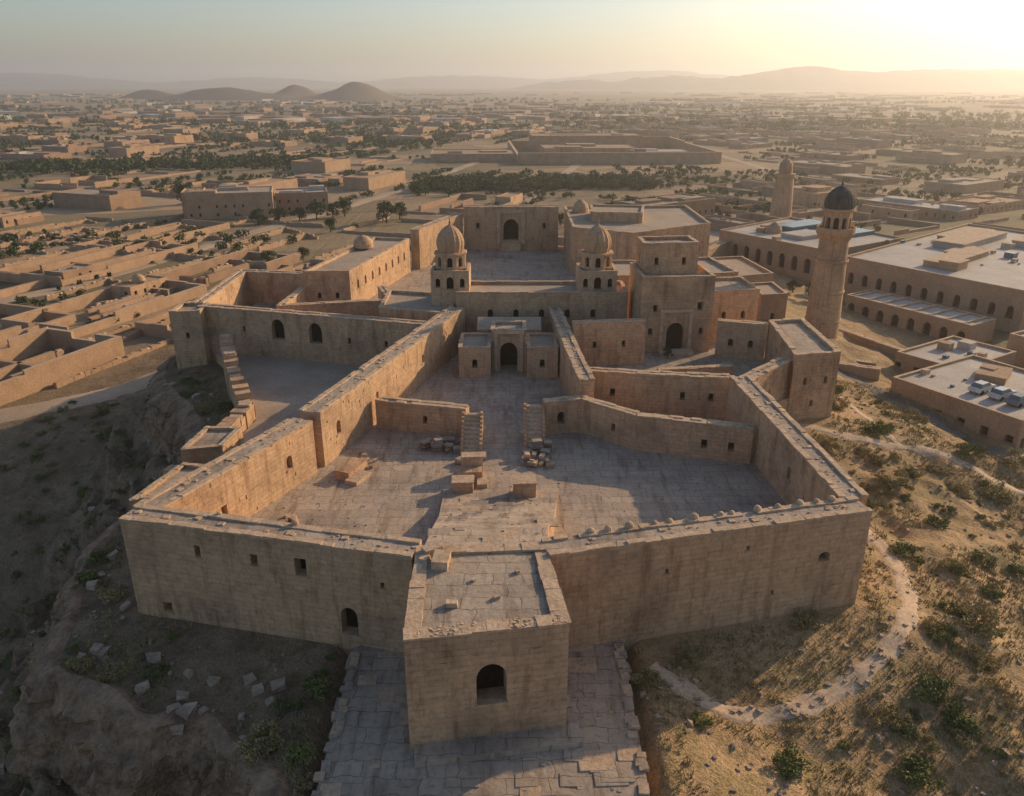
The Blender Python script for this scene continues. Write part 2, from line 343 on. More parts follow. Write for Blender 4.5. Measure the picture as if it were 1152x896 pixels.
# rock cliff along the scarp
C=[]
for i in range(len(CL)-1):
    p0=CL[max(i-1,0)];p1=CL[i];p2=CL[i+1];p3=CL[min(i+2,len(CL)-1)]; n=max(2,int(math.hypot(p2[0]-p1[0],p2[1]-p1[1])/.28))
    for k in range(n):
        t=k/n; C.append(tuple(.5*((2*p1[j])+(-p0[j]+p2[j])*t+(2*p0[j]-5*p1[j]+4*p2[j]-p3[j])*t*t+(-p0[j]+3*p1[j]-3*p2[j]+p3[j])*t**3) for j in (0,1)))
C=np.array(C); T=np.gradient(C,axis=0); T/=np.linalg.norm(T,axis=1)[:,None]
K_=25; Ts=np.stack([np.convolve(np.pad(T[:,j],K_//2,mode='edge'),np.ones(K_)/K_,'valid') for j in (0,1)],1); Ts/=np.linalg.norm(Ts,axis=1)[:,None]
NR=np.stack([-Ts[:,1],Ts[:,0]],1)
if sdist(C[90:91,0]+NR[90,0]*2,C[90:91,1]+NR[90,1]*2,CP)[0]<0: NR=-NR
U=np.cumsum(np.r_[0,np.hypot(*np.diff(C,axis=0).T)]); NVR=34; NC=len(C)
ZT=np.array([gz(*(C[i]-NR[i]*1.6)) for i in range(NC)]); HB=8.4+2.4*fbm(U*.07,U*0+3,2,5)
v=np.linspace(0,1,NVR)[None,:]; Zc=ZT[:,None]-.1-v*HB[:,None]; UU=np.repeat(U[:,None],NVR,1)
O=-.5+v*1.7+2.8*(rid(UU*.14+.02*Zc,Zc*.05,3,81)-.6)+2.0*(rid(UU*.42,Zc*.16,3,83)-.6)+.9*(rid(UU*1.1,Zc*.5,3,84)-.6)+.8*ss(.4,.6,fbm(UU*.08,Zc*.8,2,85))+.3*(fbm(UU*2.5,Zc*2.5,2,86)-.5)
O=np.maximum(O*np.minimum(1,.25+v*5),-.7)
rows=[np.c_[C-NR*1.8,ZT-.25],np.c_[C-NR*.9,ZT+.1+.35*fbm(U*.5,U*0,2,4)]]
for r in range(NVR): rows.append(np.c_[C+NR*O[:,r:r+1],Zc[:,r]])
V=np.stack(rows,1); R_=NVR+2; ii=np.arange(NC*R_).reshape(NC,R_)
F=np.stack([ii[:-1,:-1],ii[1:,:-1],ii[1:,1:],ii[:-1,1:]],-1).reshape(-1,4)
me=bpy.data.meshes.new('rock_cliff'); me.from_pydata(V.reshape(-1,3).tolist(),[],F.tolist()); me.materials.append(M_rock); scene.collection.objects.link(bpy.data.objects.new('rock_cliff',me))

def hills(name,specs,x0,x1,y0,y1,nx_,ny_,rough=1.0):
    X,Y=np.meshgrid(np.linspace(x0,x1,nx_),np.linspace(y0,y1,ny_)); Z=np.zeros(X.shape)
    for (cx,cy,rx,ry,h) in specs:
        q=((X-cx)/rx)**2+((Y-cy)/ry)**2; Z=Z+((h+40)*np.exp(-q*1.2))**5
    Z=Z**.2
    Z=Z-40+(rid(X/260,Y/260,5,77)-.7)*rough*np.clip(Z/60,0,1)*60
    i=np.arange(nx_*ny_).reshape(ny_,nx_); q=np.stack([i[:-1,:-1],i[:-1,1:],i[1:,1:],i[1:,:-1]],-1).reshape(-1,4)
    me=bpy.data.meshes.new(name); me.from_pydata(np.stack([X,Y,Z],-1).reshape(-1,3).tolist(),[],q.tolist()); me.polygons.foreach_set('use_smooth',[True]*len(me.polygons))
    me.materials.append(M_hill); o=bpy.data.objects.new(name,me); scene.collection.objects.link(o)
hills('hills',[(-460,2550,110,160,36),(-500,2600,230,160,10),(-900,2650,280,160,18),(-700,2750,110,140,20),(-1180,2800,150,120,8)],-1900,200,2100,3200,240,60,0.5)
hills('hill_range',[(2100,6200,1000,700,108),(3300,6300,1800,800,112),(1150,6400,600,600,72),(4800,6200,1700,800,112),(550,6500,600,500,42),(2150,6100,380,300,126),(7000,6300,2000,900,108)],-600,8500,4900,7400,360,60,0.8)
hills('far_hill_range',[(-600,9500,1500,700,90),(-5200,9000,1500,700,110),(1600,9500,1500,700,140),(-2800,9300,1300,600,70)],-8000,4500,8300,10700,260,40,0.8)

# ------------------------------------------------------------------ fortress
FM=[M_wall,M_dark,M_pave,M_cop]
def slab(name,fp,z,mat,z0=-6):
    mb=MB(); n=len(fp)
    for i in range(n): mb.face(fp[i],fp[(i+1)%n],z0,z)
    mb.add([(*p,z) for p in fp],2); return mb.obj(name,[M_wall,M_dark,mat,M_cop])
wall('fortress_curtain_wall',[(-30.2,55.0),(-6.9,49.6)],2.2,-9,6,[(0,'R',.27,3.5,.5,1.0,0),(0,'R',.47,3.4,.6,1.0,0),(0,'R',.63,3.1,.95,1.5,0),(0,'R',.78,-1.6,1.35,2.4,1),(0,'R',.12,-2.2,.8,.9,0),(0,'R',.9,3.0,.3,.5,0)],knobs=3.0)
wall('fortress_curtain_wall',[(2.4,49.8),(28.2,56.2)],2.2,-7,6,[(0,'R',.86,2.0,1.0,.8,1),(0,'R',.35,3.0,.3,.4,0),(0,'R',.6,4.0,.3,.4,0),(0,'R',.7,-.5,.3,.4,0)],knobs=1.7)
wall('fortress_curtain_wall',[(-29.4,55.9),(-21.2,74.2)],2.4,-9,5.7,[(0,'R',.35,1.5,.7,1.2,0),(0,'R',.8,2.2,.8,1.4,1)])
wall('fortress_curtain_wall',[(-20.7,75.2),(-8.2,115.8)],2.4,-7,6.1,[(0,'R',.08,2.4,.9,1.5,1),(0,'R',.3,2.6,.6,1.1,0),(0,'R',.62,2.8,.6,1.1,0)])
wall('fortress_curtain_wall',[(27.9,57.4),(26.2,86)],2.3,-7,6,[(0,'L',.35,2.5,.7,1.2,0),(0,'L',.7,2.5,.7,1.2,0)])
gt=MB(); fp=[(-6.6,39.6),(3.6,41.2),(2.4,50.6),(-7.0,50.0)]
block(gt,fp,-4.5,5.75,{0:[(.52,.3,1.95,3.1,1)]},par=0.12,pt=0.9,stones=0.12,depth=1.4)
for i,(x,y,s_) in enumerate(((-3.9,43.2,.7),(-1.0,44.0,.45),(-5.8,49.5,1.3),(-4.9,49.9,.9),(-6.2,48.4,.8),(-5.0,48.0,1.6),(.4,47,.4),(-2.6,46,.3))): gt.box(x,y,5.8+s_*.15,s_,s_*.7,s_*.5,.3*i,3,.05)
a_r=math.atan2(1.6,10.2)
for k in range(260):
    u=random.random(); q=random.uniform(.05,.95); s_=random.uniform(.08,.24); gt.box(-6.5+10*u+.1*q,39.65+1.6*u+q,5.9,s_,s_,.1+s_*.4,random.random()*3,3,.03)
gt.box(-1.6,44.4,-2.62,10.9,10.9,.5,a_r,2)
gt.obj('gatehouse_tower',FM)
mb=MB(); prof=[(50.3,5.9,-6.4,2.6),(54,5.2,-6.2,2.8),(60,2.7,-6.3,3.6),(66,.7,-6.6,4.2),(70,0.05,-6.8,4.6)]
for (y0,z0_,a0,b0),(y1,z1_,a1,b1) in zip(prof[:-1],prof[1:]):
    mb.add([(a0,y0,z0_),(b0,y0,z0_),(b1,y1,z1_),(a1,y1,z1_)],2)
    mb.add([(a0,y0,-1),(a0,y0,z0_),(a1,y1,z1_),(a1,y1,-1)],0); mb.add([(b0,y0,-1),(b1,y1,-1),(b1,y1,z1_),(b0,y0,z0_)],0)
for k in range(50):
    t=random.random(); y=51+t*17; z=np.interp(y,[50.3,54,60,66,70],[5.9,5.2,2.7,.7,.05]); x=random.uniform(-6.2,3.2); s_=random.choice((.15,.3,.6,1.2))
    mb.box(x,y,z+.03,s_*1.4,s_,.1,random.uniform(-.1,.1),random.choice((2,3)),.03)
mb.obj('gatehouse_ramp',FM)
slab('courtyard_pavement',[(-29,55.5),(-7,50.5),(2.4,51),(28,57.5),(26.5,86),(9,90),(8,118),(-8.5,118),(-20,76)],0.0,M_pave)
slab('courtyard_pavement',[(9,90.2),(27,88),(40,97),(40,112),(20,121),(8.2,118.3)],0.3,M_pave)
slab('courtyard_pavement',[(-33,70),(-23.2,73),(-11.5,109),(-46,117),(-40,108),(-31.5,90)],-1.2,M_roof,-9)
slab('courtyard_pavement',[(-12,124),(14,124),(30,150),(30,166),(12,192),(-12,192),(-24,165),(-28,136)],0.0,M_pave)
slab('courtyard_pavement',[(-47,118.5),(-11,109),(-11,124),(-28,135.7),(-35,136),(-46,142)],0.4,M_pave)
TY=[20,36,44,52]; TZ=[-3.6,-2.95,-2.7,-2.5]
mb=MB()
for i in range(3):
    a0,b0=-12.0,8.4
    mb.add([(a0,TY[i],TZ[i]),(b0,TY[i],TZ[i]),(b0,TY[i+1],TZ[i+1]),(a0,TY[i+1],TZ[i+1])],2)
    mb.add([(b0,TY[i],-9),(b0,TY[i+1],-9),(b0,TY[i+1],TZ[i+1]),(b0,TY[i],TZ[i])],0); mb.add([(a0,TY[i+1],-14),(a0,TY[i],-14),(a0,TY[i],TZ[i]),(a0,TY[i+1],TZ[i+1])],0)
for i in range(80):
    s_=random.choice((-1,1)); y=random.uniform(29,51); x=(-11.8 if s_<0 else 8.2)+random.uniform(-.25,.25); z=np.interp(y,TY,TZ)
    mb.box(x,y,z+.03,.6,random.uniform(.4,1.4),.24,random.uniform(-.12,.12),random.choice((2,3)),.04)
for i in range(200):
    y=random.uniform(29,50); x=random.uniform(-11.2,7.6); s_=random.choice((.15,.25,.5,1,1.6))
    z=np.interp(y,TY,TZ); mb.box(x,y,z,s_*1.3,s_,.1,random.uniform(-.06,.06),random.choice((2,2,3)),.02)
mb.obj('paved_terrace',FM)
wall('courtyard_wall',[(3.6,83.4),(8.0,84.4),(13.7,79.4),(25.2,76.0)],1.0,-1,4,[(0,'R',.45,1.2,.9,1.5,1),(2,'R',.6,1.2,.6,1.0,0),(2,'R',.83,1.2,.6,1.0,0),(1,'R',.6,1.4,.5,.9,0)],stones=.06)
wall('courtyard_wall',[(-15.6,85.6),(-5.0,82.8)],1.2,-1,3.4,[(0,'R',.55,1.2,.5,.9,0)],stones=.06)
wall('courtyard_wall',[(8.2,91.4),(15,90.0),(26,88.6)],1.3,-1,5.0,[(0,'R',.6,2,.6,1.0,0),(1,'R',.5,2,.6,1.0,0),(1,'R',.8,2,.6,1.0,0)])
wall('courtyard_wall',[(6.4,116.6),(8.0,92.6),(8.6,85.4)],1.7,-1,5.8,[(0,'R',.5,2.3,.7,1.2,0)])
wall('courtyard_wall',[(8.4,106),(18.6,107.2)],1.2,-1,6.6,[(0,'R',.3,3,.5,.9,0),(0,'R',.7,3,.5,.9,0)])
wall('courtyard_wall',[(29.6,110.5),(36.2,108.6)],1.2,-1,5.6,[(0,'R',.3,2,.7,1.2,1),(0,'R',.7,2,.7,1.2,1)])
wall('courtyard_wall',[(27.2,87.6),(34.6,95.2)],1.6,-6,5.0,[(0,'R',.5,1.5,.6,1.0,0)])
wall('courtyard_wall',[(15.5,92),(19.5,99.0),(29.5,100.5)],.8,-1,2.2,stones=.03)
def stairs(name,x,y_top,w,n,z_top):
    mb=MB(); h=z_top/n; tr=.5
    for i in range(n):
        z=z_top-i*h; y=y_top-i*tr
        mb.box(x,y-tr/2,z/2,w,tr-.004,z,0,3)
        for s_ in (-1,1): mb.box(x+s_*(w/2+.16),y-tr/2,z/2+.1,.3,tr-.004,z+.2,0,0)
    mb.obj(name,FM)
stairs('stone_stairs',-4.4,82.1,1.7,10,3.1); stairs('stone_stairs',2.5,83.6,1.7,11,3.5)
mb=MB(); block(mb,[(35,93.4),(41.2,94.8),(41.6,110),(36.4,109)],-8,5.7,{0:[(.3,2.0,.5,.9,0),(.75,2,.5,.9,0),(.5,-1,.5,.8,0)],3:[(.4,3,.6,1,0),(.7,3,.6,1,0)]},par=.35,pt=.6)
mb.obj('corner_bastion',FM)
mb=MB()
block(mb,[(-7.2,102),(-2.9,102),(-2.9,108.6),(-7.2,108.6)],-.5,4.0,{0:[(.5,1.4,.7,1.2,1)]},par=.25,stones=.03)
block(mb,[(2.0,102),(6.2,102),(6.2,108.6),(2.0,108.6)],-.5,4.0,{0:[(.5,1.4,.7,1.2,1)]},par=.25,stones=.03)
block(mb,[(-2.85,104.6),(1.95,104.6),(1.95,109),(-2.85,109)],-.5,5.6,{0:[(.5,-.45,2.4,4.6,1)]},par=.3,stones=.03,depth=2.6)
for s_ in (-1,1): mb.box(-.45+s_*1.75,104.45,2.6,.45,.3,5.8,0,3)
mb.box(-.45,104.4,5.65,4.2,.45,.35,0,3)
mb.face((-5,109.2),(4.2,109.2),-.5,4.6)
mb.add([(-5,109.2,4.6),(4.2,109.2,4.6),(4.2,112,5.7),(-5,112,5.7)],2); mb.add([(-5,112,5.7),(4.2,112,5.7),(4.2,115,4.6),(-5,115,4.6)],2)
mb.add([(4.2,109.2,-.5),(4.2,115,-.5),(4.2,115,4.6),(4.2,112,5.7),(4.2,109.2,4.6)],0); mb.add([(-5,109.2,-.5),(-5,115,-.5),(-5,115,4.6),(-5,112,5.7),(-5,109.2,4.6)],0)
mb.obj('portal_building',[M_wall2,M_dark,M_roof,M_cop])
mb=MB(); block(mb,[(-8.5,117.2),(17.5,117.2),(17.5,124.5),(-8.5,124.5)],-1,7.6,{0:[(.2,4,.8,1.4,1),(.35,4,.8,1.4,1),(.5,4,.8,1.4,1),(.65,4,.8,1.4,1),(.8,4,.8,1.4,1)]},par=.4)
block(mb,[(-20,116),(-9,112.5),(-8.7,124),(-20,127)],-1,5.6,{0:[(.3,2.5,.7,1.2,0),(.7,2.5,.7,1.2,0)]},par=.4)
mb.obj('great_hall',[M_wall,M_dark,M_roof,M_cop])
def turret(cx,cy,zb=7.5):
    mb=MB(); block(mb,rect(cx,cy,5.8,5.8),-1,zb+3.2,{0:[(.5,zb+.6,1.1,1.9,1),(.18,zb+.9,.7,1.4,1),(.82,zb+.9,.7,1.4,1)],3:[(.5,zb+.6,1.1,1.9,1)]},par=.3,stones=.04,cops=False)
    z=zb+3.4; oc=[(cx+2.45*math.cos(a),cy+2.45*math.sin(a)) for a in [math.pi/8+k*math.pi/4 for k in range(8)]]
    block(mb,oc,z,z+2.2,{k:[(.5,z+.4,.8,1.5,1)] for k in range(8)},par=0,roof=0,stones=0,depth=.5)
    oc2=[(cx+2.65*math.cos(a),cy+2.65*math.sin(a)) for a in [math.pi/8+k*math.pi/4 for k in range(8)]]
    block(mb,oc2,z+2.2,z+2.5,par=0,roof=0,stones=0)
    z+=2.5
    mb.lathe(cx,cy,[(1.9,z),(2.05,z+.5),(2.15,z+1.1),(2.1,z+1.8),(1.85,z+2.5),(1.35,z+3.2),(.75,z+3.7),(.25,z+4.0),(.12,z+4.15)],32,4,rib=.05)
    mb.lathe(cx,cy,[(.12,z+4.1),(.22,z+4.35),(.1,z+4.6),(.04,z+5.1)],8,4)
    return mb.obj('domed_turret',[M_wall2,M_dark,M_roof,M_cop,M_brick])
turret(-9.4,121.5); turret(13.0,121.5)
mb=MB(); block(mb,[(18.6,111.6),(29.2,112.4),(28.6,122.5),(18.2,121.5)],-1,11.0,{0:[(.5,.2,2.6,4.6,1),(.2,6.5,.6,1.0,0),(.82,6.6,.8,1.2,0),(.15,3,.6,1,0),(.86,3,.6,1,0)],3:[(.4,7,.7,1.2,0),(.7,4,.7,1.2,0)]},par=.6)
mb.box(23.9,110.9,-.2,5,1.8,2.2,.07,3)
for s_ in (-1,1): mb.box(23.9+s_*2.15,111.85+s_*.15,3.2,.5,.35,6.6,.07,3)
mb.box(23.9,111.8,6.65,4.9,.4,.4,.07,3)
block(mb,[(19.2,116),(27.4,116.6),(27,122),(19,121.2)],11.02,15.2,{0:[(.25,12.4,.6,1.1,0),(.75,12.4,.6,1.1,0)],3:[(.5,12.4,.6,1.1,0)]},par=.4)
mb.obj('square_keep',FM)
mb=MB(); block(mb,[(30.2,118),(38,119.5),(37.5,128),(29.5,127)],-6,7.5,{0:[(.3,3.5,.7,1.2,1),(.7,3.5,.7,1.2,1)]},par=.4); mb.obj('stone_house',FM)
wall('fortress_curtain_wall',[(-47.6,118.2),(-10.4,107.8)],1.6,-8,5.8,[(0,'R',.35,1.7,2.1,3.1,1),(0,'R',.51,1.6,2.1,3.1,1),(0,'R',.2,2.4,.5,.9,0),(0,'R',.65,2,.5,.9,0),(0,'R',.8,2,.5,.9,0)],knobs=0)
wall('fortress_curtain_wall',[(-48.4,119.2),(-48.5,142.0),(-36,139.5)],1.6,-9,5.8)
wall('courtyard_wall',[(-20,127.5),(-37,124),(-36.4,135.8)],1.0,-2,4.2)
mb=MB(); block(mb,[(-51,114.6),(-46.6,115.2),(-46.4,119.5),(-51,120)],-14,5.4,{0:[(.5,1.5,.5,.9,0)]},par=.3); mb.obj('corner_turret',FM)
mb=MB(); block(mb,[(-36,136),(-28.2,136.2),(-21.5,167),(-29,168.5)],-3,6.6,{0:[(.3,2.2,.6,1,0),(.7,2.2,.6,1,0)],1:[(k/9,3.2,.9,1.6,1) for k in range(1,9)]},par=.4)
mb.lathe(-29.5,158,[(2.0,7),(1.95,7.8),(1.6,8.5),(.9,9.1),(.05,9.4)],24,0); mb.obj('gallery_building',[M_wall,M_dark,M_roof,M_cop])
wall('great_court_wall',[(-11.5,192.5),(11,192.5)],3,-4,10,[(0,'R',.5,2.2,3.6,5.0,1),(0,'R',.15,5,.8,1.3,0),(0,'R',.85,5,.8,1.3,0)],depth=2.0,stones=.03)
mb=MB()
for s_ in (-1,1): mb.box(-.25+s_*2.9,190.8,5,.9,.5,7.5,0,3)
mb.box(-.25,190.75,9.0,6.9,.6,.7,0,3); mb.box(-.25,190,.9,4.6,2,1.9,0,3); mb.obj('arch_surround',FM)
wall('great_court_wall',[(-12.6,191.5),(-20.6,169.5)],2,-4,8.4,stones=.03)
wall('great_court_wall',[(-20,127.8),(-22.8,136)],1.2,-4,4.5,stones=.03)
mb=MB(); block(mb,[(12.5,165),(24,158),(42,170),(42,196),(12.5,194)],-6,9.2,{0:[(.3,4,.9,1.6,1),(.6,4,.9,1.6,1)],1:[(k/7,4,.8,1.5,1) for k in range(1,7)],4:[(k/7,4.5,.8,1.5,1) for k in range(1,7)]},par=.5,stones=.02)
block(mb,[(17,175),(28,173),(30,184),(18,186)],9.22,11,par=.3,stones=0); mb.lathe(16,189,[(2.0,9.2),(1.9,10.2),(1.4,11.2),(.7,11.8),(.05,12.1)],20,0)
mb.obj('palace_wing',[M_wall,M_dark,M_roof,M_cop])
mb=MB(); block(mb,[(26,136),(40,139),(38,152),(25,150)],-6,5.8,{0:[(.25,2,.9,1.5,1),(.5,2,.9,1.5,1),(.75,2,.9,1.5,1)],3:[(.5,2,.8,1.4,0)]},par=.4); mb.obj('stone_house',[M_wall,M_dark,M_roof,M_cop])
mb=MB(); block(mb,[(14.5,133),(24,134),(23,146),(14,146)],-2,6.4,{0:[(.25,2.5,.7,1.2,1),(.7,2.5,.7,1.2,1)],3:[(.3,2.5,.7,1.2,1),(.7,2.5,.7,1.2,1)]},par=.4); mb.obj('stone_house',[M_wall,M_dark,M_roof,M_cop])
def ruin(name,pts,t,z0,ztops,mats=None,rag=1.0):
    mb=MB()
    for (a,b,za,zb) in zip(pts[:-1],pts[1:],ztops[:-1],ztops[1:]):
        L=math.hypot(b[0]-a[0],b[1]-a[1]); n=max(1,int(L/1.3)); ang=math.atan2(b[1]-a[1],b[0]-a[0])
        for k in range(n):
            u=(k+.5)/n; h=za+(zb-za)*u+rag*random.choice((0,0,.35,-.4,-.9,.2))
            mb.box(a[0]+(b[0]-a[0])*u,a[1]+(b[1]-a[1])*u,(h+z0)/2,L/n,t*random.uniform(.9,1.1),h-z0,ang,0 ,0.03)
            if random.random()<.5*rag: mb.box(a[0]+(b[0]-a[0])*u,a[1]+(b[1]-a[1])*u,h+.12,L/n*.7,t*.8,.3,ang+.1,3,.05)
    return mb.obj(name,mats or FM)
ruin('ruined_outer_wall',[(-42.5,113),(-37.5,101),(-32.5,90.5),(-33.6,80),(-35,73)],1.8,-14,[2.2,1.7,.8,.6,.2])
mb=MB(); block(mb,[(-36,66),(-30,68.5),(-28.3,73),(-34,74)],-14,0.6,par=.25); block(mb,[(-34.5,75),(-30.5,76),(-30,81),(-34,81)],-14,1.6,par=.25); mb.obj('lower_bastion',FM)

# ------------------------------------------------------------------ rubble and furniture of the court
def pile(name,cx,cy,z,n,sx,sy,smin,smax,hmax=1.0):
    mb=MB()
    for i in range(n):
        s_=random.uniform(smin,smax); x=random.uniform(-sx,sx); y=random.uniform(-sy,sy); f=max(0,1-abs(x)/sx*.6-abs(y)/sy*.5)
        mb.box(cx+x,cy+y,z+s_*.25+random.uniform(0,hmax)*f,s_,s_*random.uniform(.5,.9),s_*.5,random.uniform(0,3.1),random.choice((0,3,3)),s_*.06)
    return mb.obj(name,[M_rub,M_dark,M_pave,M_cop])
pile('rubble_pile',-7.8,80.0,0,28,2.4,1.6,.3,.8,.5); pile('rubble_pile',2.4,76.0,0,26,1.7,1.3,.3,.8,.9); pile('rubble_pile',-4.4,75.4,0,16,1.3,1.0,.4,.9,.7)
pile('rubble_pile',-20,64,0,8,1,1,.3,.7,.2); pile('rubble_pile',-15.5,76.5,0,10,1.0,2.0,.3,.7,.4); pile('rubble_pile',-22,61,0,9,1.5,1.2,.3,.6,.2)
def crates(name,cx,cy,lst):
    mb=MB()
    for (x,y,z,l,w,h,a,mt) in lst:
        mb.box(cx+x,cy+y,z+h/2,l,w,h,a,mt)
        for q in (.12,.5,.88): mb.box(cx+x,cy+y,z+h*q,l+.06,w+.06,.07,a,1)
        mb.box(cx+x,cy+y,z+h+.03,l+.08,w+.08,.06,a,1)
    mb.obj(name,[M_wood,M_rub,M_tarp])
crates('supply_crates',-8.2,78.6,[(0,0,0,1.1,.8,.8,.2,0),(1.3,.3,0,.9,.7,.7,-.3,0),(.2,0,.86,.8,.6,.6,.5,2),(2.4,-.2,0,1.2,.8,.6,.1,2),(-1.3,.6,0,.8,.8,.9,.7,0),(1.2,1.6,0,1.3,.8,.8,0,0),(2.8,1.1,0,.8,.6,.9,.3,0)])
crates('supply_crates',2.6,78.2,[(0,0,0,1.4,.9,.9,.1,0),(1.0,-.8,0,.9,.8,.7,-.3,2),(-1.0,-.9,0,1.0,.7,.7,.4,0),(.1,0,.96,1.0,.7,.55,.2,2),(1.3,.5,0,.8,.8,1.1,0,0)])
mb=MB()
mb.box(-4.3,72.2,.55,2.6,1.5,1.1,.05,0,.03); mb.box(-4.1,73.4,1.0,2.2,1.0,2.0,.05,3,.03); mb.box(-4.8,69.4,.65,2.0,1.4,1.3,.03,0,.03); mb.box(-4.8,69.4,1.36,2.2,1.6,.14,.03,3,.01)
mb.box(-3.9,73.4,2.07,2.5,1.2,.16,.05,3,.01); mb.box(-3.0,71.2,.25,1.0,2.4,.5,.05,3,.02); mb.obj('stone_altar',FM)
mb=MB(); mb.box(1.2,68.2,.95,2.1,1.7,1.9,.05,0,.02); mb.box(1.2,68.2,1.96,2.3,1.9,.14,.05,3,.01); mb.box(1.2,68.2,.16,2.5,2.1,.32,.05,3,.01); mb.obj('stone_pedestal',FM)
mb=MB(); mb.box(-16.5,73.5,.45,1.6,3.4,.9,-.4,0,.02); mb.box(-15.6,72,.2,1.4,2.6,.4,-.4,3,.02); mb.obj('stone_bench',FM)
mb=MB()
for i in range(700):
    x=random.uniform(-26,26); y=random.uniform(54,100)
    if x<0 and abs(x)>25-(y-60)*.36: continue
    s_=random.choice((.06,.08,.12,.16))*random.uniform(.8,1.3); mb.box(x,y,s_*.2,s_,s_*.8,s_*.5,random.random()*3,random.choice((0,3)),s_*.1)
mb.obj('scattered_stones',[M_rub,M_dark,M_pave,M_cop],uv=False)

# ------------------------------------------------------------------ minarets
mb=MB(); cx,cy=55.3,137; zb=-8.5
mb.lathe(cx,cy,[(3.3,zb),(3.3,zb+1.6),(2.95,zb+1.8),(2.9,zb+8),(2.62,zb+15),(2.4,12.2),(2.5,12.4),(2.7,12.8),(3.1,13.4),(3.15,13.6),(3.15,14.5),(2.95,14.5),(2.95,13.7),(2.2,13.7)],40,0)
oc=[(cx+2.3*math.cos(a),cy+2.3*math.sin(a)) for a in [k*math.pi/5+.2 for k in range(10)]]
block(mb,oc,13.65,17.2,{k:[(.5,14.3,.85,2.0,1)] for k in range(10)},par=0,roof=0,stones=0,depth=.6)
mb.lathe(cx,cy,[(2.3,17.2),(2.62,17.3),(2.62,17.6),(2.3,17.65)],40,0)
mb.lathe(cx,cy,[(2.4,17.6),(2.5,18.3),(2.4,19.1),(2.05,19.9),(1.45,20.6),(.7,21.1),(.1,21.4)],40,2,rib=.04); mb.lathe(cx,cy,[(.1,21.3),(.2,21.6),(.08,21.9),(.03,22.4)],8,2)
for z_ in (-2,3.2,8.6): mb.lathe(cx,cy,[(2.7+.02*(8-z_),z_),(2.83+.02*(8-z_),z_+.1),(2.83+.02*(8-z_),z_+.4),(2.68+.02*(8-z_),z_+.5)],40,0)
mb.obj('minaret',[M_brick,M_dark,M_dome])
mb=MB(); cx,cy=97,292; mb.lathe(cx,cy,[(4.2,-16),(3.6,-2),(3.1,5.5),(3.5,6.2),(3.5,7.2),(2.4,7.2),(2.2,10.6),(1.2,11.8),(.05,12.4)],24,0); mb.obj('minaret',[M_brick,M_dark,M_dome])

# ------------------------------------------------------------------ buildings to the right
def bld(name,fp,z0,z1,ops={},par=.5,mats=None,extra=None,cops=False,roof=2,depth=.6):
    mb=MB(); block(mb,fp,z0,z1,ops,par=par,stones=0,cops=cops,depth=depth,roof=roof)
    if extra: extra(mb)
    return mb.obj(name,mats or [M_mud,M_dark,M_wroof,M_cop,M_wroof,M_glass])
def row(n,zb,w,h,a=1,lo=.06,hi=.94): return [(lo+(hi-lo)*k/(n-1),zb,w,h,a) for k in range(n)]
def clutter(mb,x0,x1,y0,y1,z,n,ok=lambda x,y:True):
    for k in range(n):
        x,y=random.uniform(x0,x1),random.uniform(y0,y1)
        if not ok(x,y): continue
        s_=random.choice((.5,.8,1.2,2)); mb.box(x,y,z+s_*.3,s_,s_*random.uniform(.6,1.2),s_*.6,random.choice((.6,-.9)),random.choice((0,3,4,5)))
def ex1(mb):
    for (x,y,l,w,h,mt) in ((115,200,26,7,1.5,4),(118,208,20,6,1.0,5),(100,178,22,5,1.2,0),(106,186,10,5,.8,4),(128,196,10,6,1.4,4),(95,170,5,4,1.8,0)):
        mb.box(x,y,.02+h/2,l,w,h,math.radians(40),mt); mb.box(x,y,.06+h,l+.5,w+.5,.12,math.radians(40),3)
    clutter(mb,90,125,172,200,0,26)
bld('walled_bazaar',[(76,181),(98,148),(152,186),(128,226)],-9.5,0,{0:row(11,-5.5,1.4,2.6),1:row(16,-5,1.2,2)},extra=ex1)
def exs(mb):
    for k in range(8):
        u=(k+.5)/8; mb.box(70+14*u+3.5,163-23*u+2.3,-3.95,8,.25,.3,math.radians(33),3)
bld('arcade_shops',[(70,163),(84,140),(91,144.5),(77.2,167.5)],-9.5,-4.2,{0:row(8,-8,1.6,2.6)},par=.3,extra=exs)
def ex2(mb):
    for (x,y,l,w,h,mt) in ((80,222,16,7,1.2,5),(88,210,14,6,1.0,5),(76,208,10,7,1.0,4),(90,222,8,5,1.6,0)): mb.box(x,y,.02+h/2,l,w,h,math.radians(32),mt)
    mb.lathe(70,214,[(2.0,0),(1.9,1.0),(1.4,2.0),(.7,2.6),(.05,2.9)],20,0); clutter(mb,66,92,200,225,0,16)
bld('madrasa',[(56,216),(75,187),(100,204),(82,238)],-9.5,0,{0:row(9,-6,1.8,3.6),1:row(8,-6,1.4,2.4)},extra=ex2)
def ex3(mb):
    mb.box(72,112,-3.1,6,4,1.0,.9,0); mb.box(77,106,-3.1,3,3,.9,.9,4); clutter(mb,62,76,102,114,-3.6,14,lambda x,y: math.hypot(x-68.5,y-103.5)>5)
bld('flat_roofed_warehouse',[(56.5,111),(66,94.5),(84,104.5),(74,121.5)],-10,-3.6,{0:row(6,-7.4,1.1,1.7,0),1:row(6,-7.4,1.0,1.5,0)},extra=ex3,par=.4)
bld('mudbrick_house',[(64,126),(70,117),(84,126),(78,135)],-9.5,-4.6,{0:row(4,-7.4,1,1.5,0)},par=.4,extra=lambda mb:clutter(mb,70,78,123,129,-4.6,6))
bld('mudbrick_house',[(86,132),(94,118),(112,128),(104,142)],-9.5,-3.4,{0:row(5,-7,1,1.5,0)},par=.5,extra=lambda mb:clutter(mb,93,105,126,134,-3.4,10))
